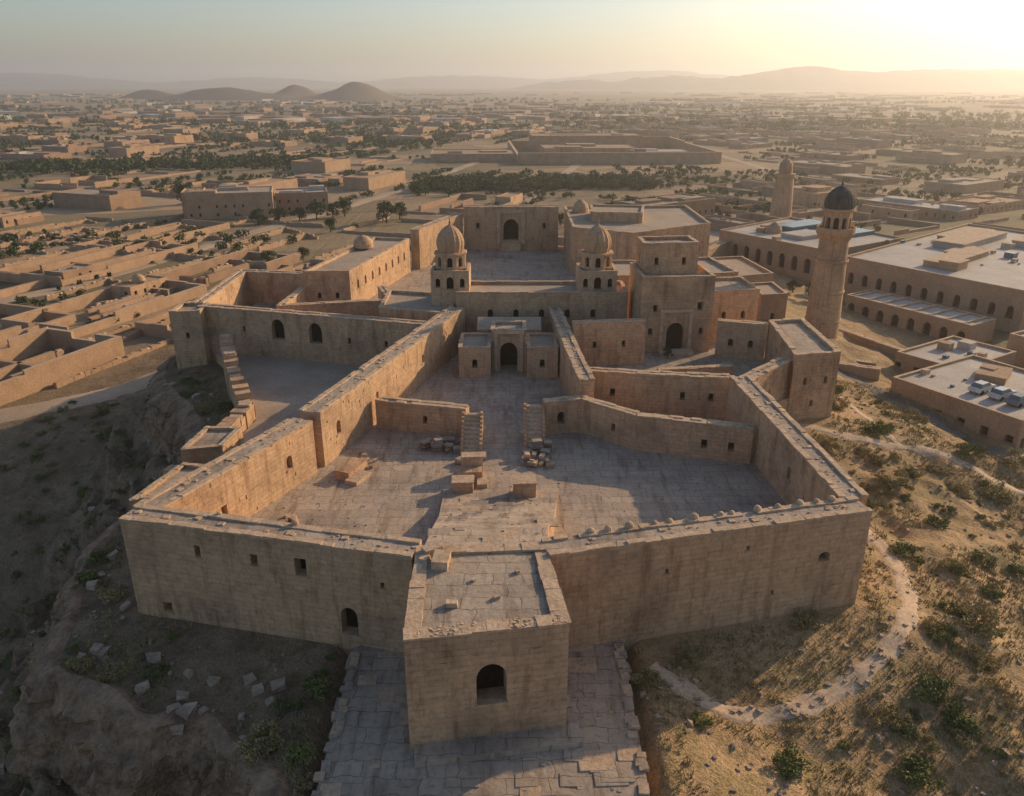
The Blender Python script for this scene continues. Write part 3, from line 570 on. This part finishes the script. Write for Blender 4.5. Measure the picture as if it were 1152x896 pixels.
bld('mudbrick_house',[(45,140),(50,141),(50,150),(45,149)],-9,1.5,{0:[(.5,-3,.8,1.3,0)],3:[(.5,-3,.8,1.3,0)]},par=.4,mats=[M_mud,M_dark,M_roof,M_cop])
bld('mudbrick_house',[(47,165),(56,168),(54,186),(45,184)],-9,-1,{0:row(3,-5,.9,1.5,1),3:row(5,-5,.9,1.5,1)},par=.5,mats=[M_mud,M_dark,M_roof,M_cop])
CM=[M_mud,M_dark,M_roof,M_cop]
wall('city_wall',[(45,118),(50.5,119.5),(57,116)],1.2,-11,-3.8,mats=CM); wall('city_wall',[(58,150),(62.5,140),(69,126)],1.0,-11,-5.4,mats=CM)
wall('city_wall',[(46,196),(58,214)],1.4,-11,-2,mats=CM); wall('city_wall',[(44,126),(51,128),(60,124)],1.0,-11,-5.6,mats=CM)
slab('plaza_pavement',[(44,122),(56,118),(68,128),(66,146),(70,166),(74,186),(57,212),(44,190)],-7.75,M_pave,z0=-12)

def car(x,y,z,ang,paint):
    mb=MB(); c,s=math.cos(ang),math.sin(ang)
    T=lambda p:(x+p[0]*c-p[1]*s,y+p[0]*s+p[1]*c,z+p[2])
    low=[(-2.15,.35),(-2.2,.75),(-1.9,.95),(1.0,1.0),(2.0,.85),(2.15,.6),(2.1,.35)]
    for (a,b) in zip(low,low[1:]+low[:1]): mb.add([T((a[0],-.85,a[1])),T((b[0],-.85,b[1])),T((b[0],.85,b[1])),T((a[0],.85,a[1]))],0)
    for sy in (-.85,.85): mb.add([T((a,sy,b)) for a,b in low],0)
    base=[(-1.75,-.8,.96),(1.0,-.8,1.0),(1.0,.8,1.0),(-1.75,.8,.96)]; top=[(-1.3,-.62,1.45),(.35,-.62,1.47),(.35,.62,1.47),(-1.3,.62,1.45)]
    for k in range(4): q=(k+1)%4; mb.add([T(base[k]),T(base[q]),T(top[q]),T(top[k])],1)
    mb.add([T((p[0]*1.0,p[1]*1.0,p[2]+.01)) for p in top],0)
    for wx in (-1.35,1.35):
        for wy in (-.86,.86):
            ring=[(wx+.33*math.cos(t),.33+.33*math.sin(t)) for t in [k*math.pi/6 for k in range(12)]]
            mb.add([T((a,wy*1.03,b)) for a,b in ring],2)
            for k in range(12): q=(k+1)%12; mb.add([T((ring[k][0],wy*1.03,ring[k][1])),T((ring[q][0],wy*1.03,ring[q][1])),T((ring[q][0],wy*.8,ring[q][1])),T((ring[k][0],wy*.8,ring[k][1]))],2)
    mb.obj('parked_car',[paint,M_glass,M_tyre],uv=False)
car(68.5,103.6,-3.59,.5,M_car[0]); car(69.6,101.2,-3.59,.5,M_car[1]); car(67.0,106.0,-3.59,.55,M_car[0])

# ------------------------------------------------------------------ paths / roads
def strip(name,pts,w,mat,lift=.07,step=.8,vary=.15):
    P=[]
    for i in range(len(pts)-1):
        p0=pts[max(i-1,0)];p1=pts[i];p2=pts[i+1];p3=pts[min(i+2,len(pts)-1)]
        n=max(2,int(math.hypot(p2[0]-p1[0],p2[1]-p1[1])/step))
        for k in range(n):
            t=k/n; P.append(tuple(.5*((2*p1[j])+(-p0[j]+p2[j])*t+(2*p0[j]-5*p1[j]+4*p2[j]-p3[j])*t*t+(-p0[j]+3*p1[j]-3*p2[j]+p3[j])*t**3) for j in (0,1)))
    P.append(pts[-1]); v=[];f=[];K=7
    for i,p in enumerate(P):
        a=P[max(i-1,0)];b=P[min(i+1,len(P)-1)];L=math.hypot(b[0]-a[0],b[1]-a[1])+1e-9; n=((b[1]-a[1])/L,-(b[0]-a[0])/L)
        ww=w*(1+vary*math.sin(i*.7)+vary*random.uniform(-1,1)*.8)
        for k in range(K):
            o=(k/(K-1)-.5)*ww; x,y=p[0]+n[0]*o,p[1]+n[1]*o; v.append((x,y,gz(x,y)+(lift if 0<k<K-1 else -.05)))
    for i in range(len(P)-1):
        for k in range(K-1): a=i*K+k; f.append((a,a+1,a+K+1,a+K))
    me=bpy.data.meshes.new(name); me.from_pydata(v,[],f); me.materials.append(mat); me.polygons.foreach_set('use_smooth',[True]*len(f))
    o=bpy.data.objects.new(name,me); scene.collection.objects.link(o)
PATH1=[(34.5,73),(35.6,66),(35.2,61),(33.6,56),(29.8,51),(24,46.6),(18,44.2),(14,45),(10.5,48)]; PATH2=[(36,92),(42.5,90),(48,89),(53,87),(59,82.5),(68,78),(80,74)]
strip('dirt_path',PATH1,1.7,M_track,.06,.5,.22); strip('dirt_path',PATH2,1.8,M_track,.06,.5,.2)
strip('dirt_path',[(44,112),(46,104),(47,97),(48,89)],1.2,M_track,.06,.5)
strip('road',[(46,124),(53,113.5),(63,92),(74,72),(90,50)],4.2,M_road,.12,1.5,0)
strip('road',[(-240,75),(-150,104),(-100,118),(-78,130),(-68,142),(-62,160),(-52,200),(-30,262),(10,400),(60,640)],7,M_track2,.15,3,0)
strip('road',[(-260,140),(-140,190),(-97,300),(-60,420),(-10,650)],7,M_track2,.2,4,0)
strip('road',[(50,235),(110,330),(160,470),(150,800),(120,1500)],9,M_track2,.3,6,0)
PP=PATH1+PATH2+[((a[0]+b_[0])/2,(a[1]+b_[1])/2) for L_ in (PATH1,PATH2) for a,b_ in zip(L_,L_[1:])]
def offpath(x,y,r=2.0): return min(math.hypot(x-a,y-b_) for a,b_ in PP)>r

# ------------------------------------------------------------------ town
taken=[(-60,25,60,200),(44,85,155,240)]
def clear(x,y,r):
    if sd1(x,y)<r+14: return False
    for (x0,y0,x1,y1) in taken:
        if x0-r<x<x1+r and y0-r<y<y1+r: return False
    return True
WM=[[M_mud,M_dark,M_roof,M_cop],[M_mud2,M_dark,M_roof,M_cop],[M_mud,M_dark,M_mud,M_mud],[M_brick,M_dark,M_mud,M_mud],[M_mud2,M_dark,M_wroof,M_cop]]
h_sill=False
def house(x,y,lx,ly,h,ang,det,name='mudbrick_house'):
    z=gz(x,y); mb=MB(); fp=rect(x,y,lx,ly,ang); ops={}
    if det:
        for e in range(4):
            L=(lx,ly)[e%2]; n=int(L/3.2)
            if n>=1: ops[e]=[((k+.5)/n,z+1.2,.9,1.3,random.random()<.3) for k in range(n) if random.random()<.75]
            if h>6 and n>=1: ops[e]=ops[e]+[((k+.5)/n,z+4.4,.8,1.2,0) for k in range(n) if random.random()<.8]
    block(mb,fp,z-2,z+h,ops,par=random.uniform(.25,.6),pt=.35,stones=0,cops=False,depth=.4)
    ca,sa=math.cos(ang),math.sin(ang)
    if lx*ly>200:
        for k in range(random.randint(2,4)):
            sx,sy=random.uniform(3,lx*.35),random.uniform(3,ly*.45); ox,oy=random.uniform(-.5,.5)*(lx-sx-1.4),random.uniform(-.5,.5)*(ly-sy-1.4); hh=random.uniform(.4,1.8)
            mb.box(x+ox*ca-oy*sa,y+ox*sa+oy*ca,z+h+hh/2+.01*k,sx,sy,hh,ang,random.choice((0,2,2)))
    elif random.random()<.06:
        mb.lathe(x,y,[(1.8,z+h),(1.7,z+h+.8),(1.3,z+h+1.6),(.6,z+h+2.1),(.03,z+h+2.3)],14,0)
    if det:
        for k in range(4): s_=random.uniform(.4,1); mb.box(x+random.uniform(-.3,.3)*lx*.8,y+random.uniform(-.3,.3)*ly*.8,z+h+s_*.3,s_,s_,s_*.6,ang,random.choice((0,2,3)))
    mb.obj(name,random.choice(WM))
def compound(x,y,lx,ly,h,ang,t=.6,miss=.12,inner=0):
    z=gz(x,y); fp=rect(x,y,lx,ly,ang); mb=MB(); I=offs(fp,-t,True)
    gap=random.randrange(4)
    for i in range(4):
        j=(i+1)%4
        segs=((0,.42),(.58,1)) if i==gap else ((0,.3),(.3,.65),(.65,1))
        for (s0,s1) in segs:
            if i!=gap and random.random()<miss: continue
            p=[(fp[i][0]+(fp[j][0]-fp[i][0])*s,fp[i][1]+(fp[j][1]-fp[i][1])*s) for s in (s0,s1)]; q=[(I[i][0]+(I[j][0]-I[i][0])*s,I[i][1]+(I[j][1]-I[i][1])*s) for s in (s0,s1)]
            hh=z+h*random.choice((1,.95,.85,.65))
            mb.face(p[0],p[1],z-3,hh); mb.face(q[1],q[0],z-3,hh); mb.add([(*p[0],hh),(*p[1],hh),(*q[1],hh),(*q[0],hh)],3); mb.face(p[1],q[1],z-3,hh); mb.face(q[0],p[0],z-3,hh)
    ca,sa=math.cos(ang),math.sin(ang)
    for k in range(inner):
        v=random.uniform(-.35,.35)*ly; u=random.uniform(-.3,.3)*lx; l=random.uniform(.25,.6)
        if random.random()<.5: mb.box(x-v*sa,y+v*ca,z+h*.3,lx*l,t,h*.6+1,ang,0)
        else: mb.box(x+u*ca,y+u*sa,z+h*.3,t,ly*l,h*.6+1,ang,0)
    mb.obj('compound_wall',random.choice(WM[:3]))
trees=[]
def treerow(x,y,ang,L,sp,r0,r1):
    n=int(L/sp); ca,sa=math.cos(ang),math.sin(ang)
    for k in range(n):
        if random.random()<.12: continue
        u=(k+.5)/n*L-L/2; trees.append((x+u*ca+random.uniform(-1,1),y+u*sa+random.uniform(-1,1),random.uniform(r0,r1)))
AL=math.atan2(.94,.35)
for (x,y,lx,ly,h) in ((-94,143,32,20,4.6),(-122,166,40,28,3.2),(-98,190,44,20,3.0),(-84,228,50,20,3.0),(-150,200,46,30,3),(-72,182,30,14,3),(-126,244,54,26,2.8),(-60,222,34,15,2.8)):
    compound(x,y,lx,ly,h,AL,.9,.06,3); taken.append((x-max(lx,ly)*.42,y-max(lx,ly)*.42,x+max(lx,ly)*.42,y+max(lx,ly)*.42))
    ca,sa=math.cos(AL),math.sin(AL)
    if random.random()<.6:
        u=random.choice((-1,1))*(lx*.5-7); v=random.choice((-1,1))*(ly*.5-4.2)
        house(x+u*ca-v*sa,y+u*sa+v*ca,random.uniform(10,13),random.uniform(5.5,7),3.4,AL,True)
    for k in range(2):
        u=random.uniform(-.3,.3)*lx; v=random.uniform(-.2,.2)*ly; u2=u+random.uniform(4,9); z=gz(x,y)
        ruin('ruined_wall',[(x+u*ca-v*sa,y+u*sa+v*ca),(x+u2*ca-v*sa,y+u2*sa+v*ca),(x+u2*ca-(v+5)*sa,y+u2*sa+(v+5)*ca)],.7,z-1,[z+2.0,z+1.6,z+.8],CM)
for k in range(44):
    x=random.uniform(-190,-52); y=random.uniform(135,330)
    if abs(x)>.68*y+20 or sd1(x,y)<16: continue
    z=gz(x,y); l=random.uniform(20,60); a=AL+random.choice((0,0,0,math.pi/2)); p=(x+l*math.cos(a),y+l*math.sin(a)); q=(p[0]+random.uniform(4,9)*math.sin(a),p[1]-random.uniform(4,9)*math.cos(a))
    ruin('ruined_wall',[(x,y),p,q],.8,z-2,[z+random.uniform(.8,1.9),z+random.uniform(.8,1.9),z+.6],CM,.35)
    if random.random()<.45: treerow(x+random.uniform(3,6),y,a,l*.8,5,1.4,2.6)
house(-118,342,34,20,10,.25,True,'brick_warehouse'); house(-92,356,22,16,8,.25,True); taken.append((-145,322,-75,372))
house(-132,338,8,16,10.5,.25,True)
compound(70,640,140,150,9,0.05,2.0,0); taken.append((-60,540,160,730)); house(60,690,90,34,12,.05,False,'flat_roofed_hall'); house(-28,600,60,40,5,.05,False,'flat_roofed_hall'); house(104,588,40,26,7,.05,False); house(58,640,70,40,6,.05,False,'flat_roofed_hall')
for side,(ang,cu,cv) in enumerate(((AL,56,39),(math.radians(-55),50,40))):
    ca,sa=math.cos(ang),math.sin(ang)
    for i in range(-25,25):
        for j in range(-31,31):
            u=i*cu+random.uniform(-5,5); v=j*cv+random.uniform(-4,4)
            x=u*ca-v*sa+(0 if side==0 else 60); y=u*sa+v*ca+300
            if (x<25)!=(side==0): continue
            if y<95 or y>1200 or abs(x)>.68*y+25: continue
            if not clear(x,y,18): continue
            r=random.random(); dense=f1(x,y,.006,2,91)
            pb,pc=(.25,.27) if dense>.49 else (.09,.11)
            if y>600: pb*=.95; pc*=.6
            if side==1 and y<420: pb+=.12
            if r<pb:
                house(x,y,random.uniform(24,46),random.uniform(14,26),random.choice((3.2,3.8,4.6,6)),ang+random.choice((0,0,math.pi/2)),y<330,'flat_roofed_hall')
                if random.random()<.5: house(x+random.uniform(15,19)*sa,y-random.uniform(15,19)*ca,random.uniform(12,20),random.uniform(6,8),3.2,ang,y<330)
                if random.random()<.4: treerow(x-18*sa,y+18*ca,ang,cu*.7,5,2.4,4)
            elif r<pb+pc:
                lx,ly=random.uniform(34,52),random.uniform(22,34)
                compound(x,y,lx,ly,random.uniform(2.0,3.0),ang,.6,.1,2)
                for k in range(random.choice((0,1,1,2))):
                    hu=random.choice((-1,1))*(lx*.5-9); hv=random.choice((-1,1))*(ly*.5-4.4)
                    house(x+hu*ca-hv*sa,y+hu*sa+hv*ca,random.uniform(12,18),random.uniform(6,8),random.choice((3,3.2,3.6)),ang,y<350)
                if random.random()<.5: treerow(x+(ly*.3)*sa,y-(ly*.3)*ca,ang,lx*.7,4.5,2,3.4)
            elif r<.70:
                for e in random.sample((-1,0,1),random.choice((1,2))): treerow(x-e*cv*.45*sa,y+e*cv*.45*ca,ang,cu*random.uniform(.7,1),random.uniform(3.5,5),2.2,4.0)
            elif r<.76:
                for e in (-.3,-.1,.1,.3): treerow(x-e*cv*sa,y+e*cv*ca,ang,cu*.7,5,2,3.4)
            elif r<.92: compound(x,y,cu*.92,cv*.88,1.2,ang,.5,.2,1)
mb=MB()
for k in range(900):
    y=1150*math.exp(random.random()*1.3); x=random.uniform(-.72,.75)*y
    if f1(x,y,.0022,3,17)<.48: continue
    z=gz(x,y); s=random.uniform(18,50)*(1+(y-1000)/4000); mb.box(x,y,z+.5,s,s*random.uniform(.3,.6),random.choice((6,7,8,10)),random.choice((AL,-.9,.1)),random.choice((0,1,1,1,2)))
mb.obj('distant_town',[M_mud,M_mud2,M_wroof],uv=False)

# ------------------------------------------------------------------ vegetation
def leafcloud(centers,radii,n,size,flat=.8):
    C=np.repeat(np.array(centers),n,axis=0); R=np.repeat(np.array(radii),n)[:,None]
    d=rng.normal(size=C.shape); d/=np.linalg.norm(d,axis=1)[:,None]; rr=rng.random((len(C),1))**.4
    p=C+d*rr*R*np.array([1,1,flat]); a=rng.normal(size=C.shape); a/=np.linalg.norm(a,axis=1)[:,None]; b_=np.cross(a,rng.normal(size=C.shape)); b_/=np.linalg.norm(b_,axis=1)[:,None]
    s=size*rng.uniform(.5,1.3,(len(C),1)) * (R/np.mean(radii))**.7
    V=np.stack([p-a*s,p+b_*s*.6,p+a*s,p-b_*s*.6],1).reshape(-1,3)
    F=np.arange(len(V)).reshape(-1,4); return V,F
def mesh_np(name,V,F,mat):
    me=bpy.data.meshes.new(name); me.from_pydata(V.tolist(),[],F.tolist()); me.materials.append(mat); me.update(); return me
def lk(name,me,loc=(0,0,0),s=1,rz=0):
    o=bpy.data.objects.new(name,me); o.location=loc; o.scale=(s,s,s*random.uniform(.75,1.05)); o.rotation_euler=(0,0,rz); scene.collection.objects.link(o); return o
def tree_mesh(k):
    mb=MB(); rr=random.Random(k)
    def limb(a,b,r0,r1):
        a=Vector(a);b=Vector(b);d=(b-a).normalized();u=d.orthogonal().normalized();w=d.cross(u)
        ra=[a+(u*math.cos(t)+w*math.sin(t))*r0 for t in [q*math.pi/3 for q in range(6)]]; rb=[b+(u*math.cos(t)+w*math.sin(t))*r1 for t in [q*math.pi/3 for q in range(6)]]
        for q in range(6): mb.add([ra[q],ra[(q+1)%6],rb[(q+1)%6],rb[q]],1,True)
    limb((0,0,-.5),(.1,.05,1.2),.22,.15); cs=[];rs=[]
    for q in range(9):
        a=q*2.4; r=rr.uniform(.7,1.9); z=rr.uniform(1.5,4.0); limb((.1,.05,1.1),(r*math.cos(a),r*math.sin(a),z),.1,.03); cs.append((r*math.cos(a),r*math.sin(a),z)); rs.append(rr.uniform(.8,1.25))
    cs.append((0,0,3.9)); rs.append(1.1)
    V,F=leafcloud(cs,rs,130,.2); i=len(mb.v); mb.v.extend(map(tuple,V)); mb.f.extend(tuple(int(x)+i for x in f) for f in F); mb.m.extend([0]*len(F)); mb.sm.extend([False]*len(F))
    me=bpy.data.meshes.new('tree'); me.from_pydata(mb.v,[],mb.f); me.materials.append(M_leaf); me.materials.append(M_bark); me.polygons.foreach_set('material_index',mb.m); me.update(); return me
TP=[tree_mesh(k) for k in range(4)]
for (x,y,s) in [(-50,322,2.1),(-46,330,1.7),(-150,372,2.2),(-140,380,1.8),(-100,318,1.5),(-93,322,1.4),(-86,326,1.5),(-80,330,1.6),(-74,334,1.4),(-70,338,1.5),(62,172,.8),(64,165,.9),(67,160,.7),(45,300,1.6),(38,312,1.4),(52,306,1.5),(-68,300,1.2),(18,300,1.3),(10,302,1.4),(2,300,1.2),(95,166,.6),(22.5,109.2,.35),(-75,243,1.1),(-66,250,1.0),(-30,250,1.2),(-24,262,1.3)]:
    lk('broadleaf_tree',random.choice(TP),(x,y,gz(x,y) if not (20<x<24 and y<112) else .3),s,random.random()*6)
for k in range(520):
    t=random.random(); x=-50+t*125; trees.append((x,440+random.gauss(0,13)+.1*x,random.uniform(3.5,6)))
for k in range(900):
    x=random.uniform(-520,-60); y=820+random.gauss(0,60)+.25*x
    if f1(x,y,.01,3,5)>.45: trees.append((x,y,random.uniform(3.5,6.5)))
for k in range(520):
    x=random.uniform(-330,-130); y=560+random.gauss(0,18)+.2*(x+200); trees.append((x,y,random.uniform(3.5,6)))
for k in range(3600):
    y=1000*math.exp(random.random()*1.0); x=random.uniform(-.7,.72)*y; y+=math.sin(x*.01)*60
    if f1(x,y*2.6,.003,3,55)>.53: trees.append((x,y,random.uniform(5,10)))
for k in range(2400):
    y=random.uniform(240,1050); x=random.uniform(-.68,.7)*y
    if f1(x,y*1.8,.01,3,66)>.59 and clear(x,y,3): trees.append((x,y,random.uniform(2.2,4.8)))
near=[t for t in trees if t[1]<480]; far=[t for t in trees if t[1]>=480]
for nm,L,n,sz in (('orchard_trees',near,48,.44),('distant_trees',far,14,1.0)):
    cs=[];rs=[]
    for x,y,r in L:
        z=gz(x,y)
        for q in range(3): cs.append((x+random.uniform(-.35,.35)*r,y+random.uniform(-.35,.35)*r,z+r*random.uniform(.25,.6))); rs.append(r*random.uniform(.35,.5))
    V,F=leafcloud(cs,rs,n,sz,.85)
    if nm=='orchard_trees':
        T=[];TF=[]
        for x,y,r in L:
            z=gz(x,y); i=len(V)+len(T); w=.09*r**.5
            T+=[(x-w,y-w,z-.4),(x+w,y-w,z-.4),(x+w,y+w,z-.4),(x-w,y+w,z-.4),(x-w*.5,y-w*.5,z+r*.4),(x+w*.5,y-w*.5,z+r*.4),(x+w*.5,y+w*.5,z+r*.4),(x-w*.5,y+w*.5,z+r*.4)]
            for q in range(4): TF.append((i+q,i+(q+1)%4,i+4+(q+1)%4,i+4+q))
        V=np.vstack([V,np.array(T)]); F=np.vstack([F,np.array(TF)])
    scene.collection.objects.link(bpy.data.objects.new(nm,mesh_np(nm,V,F,M_leaf)))
def shrub_mesh(k):
    rr=random.Random(k+50); cs=[(rr.uniform(-.7,.7),rr.uniform(-.7,.7),rr.uniform(.12,.6)) for q in range(12)]
    V,F=leafcloud(cs,[rr.uniform(.2,.48) for q in cs],110,.07); return V,F
SH=[mesh_np('shrub',*shrub_mesh(k),M_shrub if k%2 else M_dry) for k in range(8)]
SP=[(37.6,65,1.7),(43,79.6,2),(41,78,1.3),(38.9,54.5,2.0),(37.5,56.5,1.2),(23.5,52.8,1.3),(9.8,46.5,1.1),(31.4,46.8,1.8),(32,44.5,1.5),(18.2,40,1.5),(27.3,40.2,1.6),(56,88,2),(55,80,1.8),(62,88,2.2),(46,92,1.6),(48,94,1.5),(50,84,1.3),(44,72,1.5),(46,66,1.4),(38,75,1.2),(34,83,1.4),(38,87,1.5),(44,100,1.8),(46,106,1.6),(41,63,1.2)]
for (x,y,s) in SP: lk('desert_shrub',SH[random.randrange(8)],(x,y,gz(x,y)-.05),s,random.random()*6)
cnt=0
while cnt<520:
    x=random.uniform(8,75); y=random.uniform(30,105)
    if sd1(x,y)<1.0 or f1(x,y,.1,3,44)<.45 or not offpath(x,y): continue
    if x>53 and y>100-(x-56)*1.2: continue
    lk('desert_shrub',SH[random.randrange(8)],(x,y,gz(x,y)-.05),random.choice((.2,.25,.35,.5,.7,1.0))*random.uniform(.8,1.2),random.random()*6); cnt+=1
cnt=0
while cnt<460:
    x=random.uniform(-80,-8); y=random.uniform(30,140)
    if sd1(x,y)<.8 or f1(x,y,.08,3,44)<.45: continue
    if -1.2<float(sdist(np.array([x]),np.array([y]),CP)[0])<2.6: continue
    lk('desert_shrub',SH[random.randrange(8)],(x,y,gz(x,y)-.05),random.choice((.25,.4,.6,.9,1.3))*random.uniform(.8,1.2),random.random()*6); cnt+=1
V=[];F=[]
pts=np.stack([rng.uniform(-45,62,42000),rng.uniform(30,112,42000)],1)
dd=sdist(pts[:,0],pts[:,1]); nn=fbm(pts[:,0]*.15,pts[:,1]*.15,3,12); pts=pts[(dd>.4)&(nn>.43)]
for x,y in pts:
    if x>8 and not offpath(x,y,1.3): continue
    z=gz(x,y)
    for q in range(5):
        a=random.random()*6.28; h=random.uniform(.12,.42); w=.05; dx,dy=math.cos(a),math.sin(a); i=len(V)
        ox,oy=x+random.uniform(-.2,.2),y+random.uniform(-.2,.2)
        V+= [(ox-dy*w,oy+dx*w,z-.03),(ox+dy*w,oy-dx*w,z-.03),(ox+dx*h*.6,oy+dy*h*.6,z+h)]; F.append((i,i+1,i+2))
me=bpy.data.meshes.new('dry_grass'); me.from_pydata(V,[],F); me.materials.append(M_dry); scene.collection.objects.link(bpy.data.objects.new('dry_grass',me))
mb=MB()
for k in range(2800):
    x=random.uniform(-60,60); y=random.uniform(30,110)
    if sd1(x,y)<.3: continue
    s=random.choice((.1,.15,.22,.35,.8 if x<-5 else .25))*random.uniform(.7,1.3); mb.box(x,y,gz(x,y)+s*.15,s,s*.8,s*.7,random.random()*3,0,s*.18)
for k in range(110):
    i=random.randrange(len(PATH1)-1); t=random.random(); x=PATH1[i][0]*(1-t)+PATH1[i+1][0]*t+random.choice((-1,1))*random.uniform(.8,1.3); y=PATH1[i][1]*(1-t)+PATH1[i+1][1]*t+random.uniform(-.5,.5)
    s=random.uniform(.12,.34); mb.box(x,y,gz(x,y)+s*.2,s,s*.8,s*.7,random.random()*3,0,s*.18)
mb.obj('loose_rocks',[M_rub],uv=False)

# ------------------------------------------------------------------ haze, light, camera
AZ,EL=math.radians(53),math.radians(19.5)
mb=MB(); mb.box(0,6500,70,30000,15000,260,0,0); hz=mb.obj('atmosphere_haze',[],uv=False)
m=bpy.data.materials.new('dusty_haze'); m.use_nodes=True; nt=m.node_tree; nt.nodes.clear()
o=nt.nodes.new('ShaderNodeOutputMaterial'); v=nt.nodes.new('ShaderNodeVolumeScatter'); v.inputs['Density'].default_value=.00021; v.inputs['Anisotropy'].default_value=.5; v.inputs['Color'].default_value=(1,.95,.9,1)
nt.links.new(v.outputs[0],o.inputs['Volume']); hz.data.materials.append(m)
w=bpy.data.worlds.new('World'); scene.world=w; w.use_nodes=True; nt=w.node_tree; nt.nodes.clear()
sk=nt.nodes.new('ShaderNodeTexSky'); sk.sky_type='NISHITA'; sk.sun_disc=False; sk.sun_elevation=EL; sk.sun_rotation=AZ; sk.dust_density=1.4; sk.air_density=1.0; sk.ozone_density=2.2
bg=nt.nodes.new('ShaderNodeBackground'); bg.inputs[1].default_value=.135; o=nt.nodes.new('ShaderNodeOutputWorld'); nt.links.new(sk.outputs[0],bg.inputs[0]); nt.links.new(bg.outputs[0],o.inputs[0])
ld=bpy.data.lights.new('sun','SUN'); ld.energy=5.0; ld.angle=math.radians(.5); ld.color=(1,.72,.43)
lo=bpy.data.objects.new('sun',ld); scene.collection.objects.link(lo)
s=Vector((math.sin(AZ)*math.cos(EL),math.cos(AZ)*math.cos(EL),math.sin(EL))); lo.rotation_euler=s.to_track_quat('Z','Y').to_euler()
cd=bpy.data.cameras.new('camera'); cd.lens=28; cd.sensor_width=36; cd.clip_end=40000; cd.clip_start=.5
co=bpy.data.objects.new('camera',cd); scene.collection.objects.link(co); co.location=(0,0,37.5); co.rotation_euler=(math.radians(90-21.67),0,0); scene.camera=co
scene.view_settings.view_transform='Standard'; scene.view_settings.look='None'; scene.view_settings.exposure=0
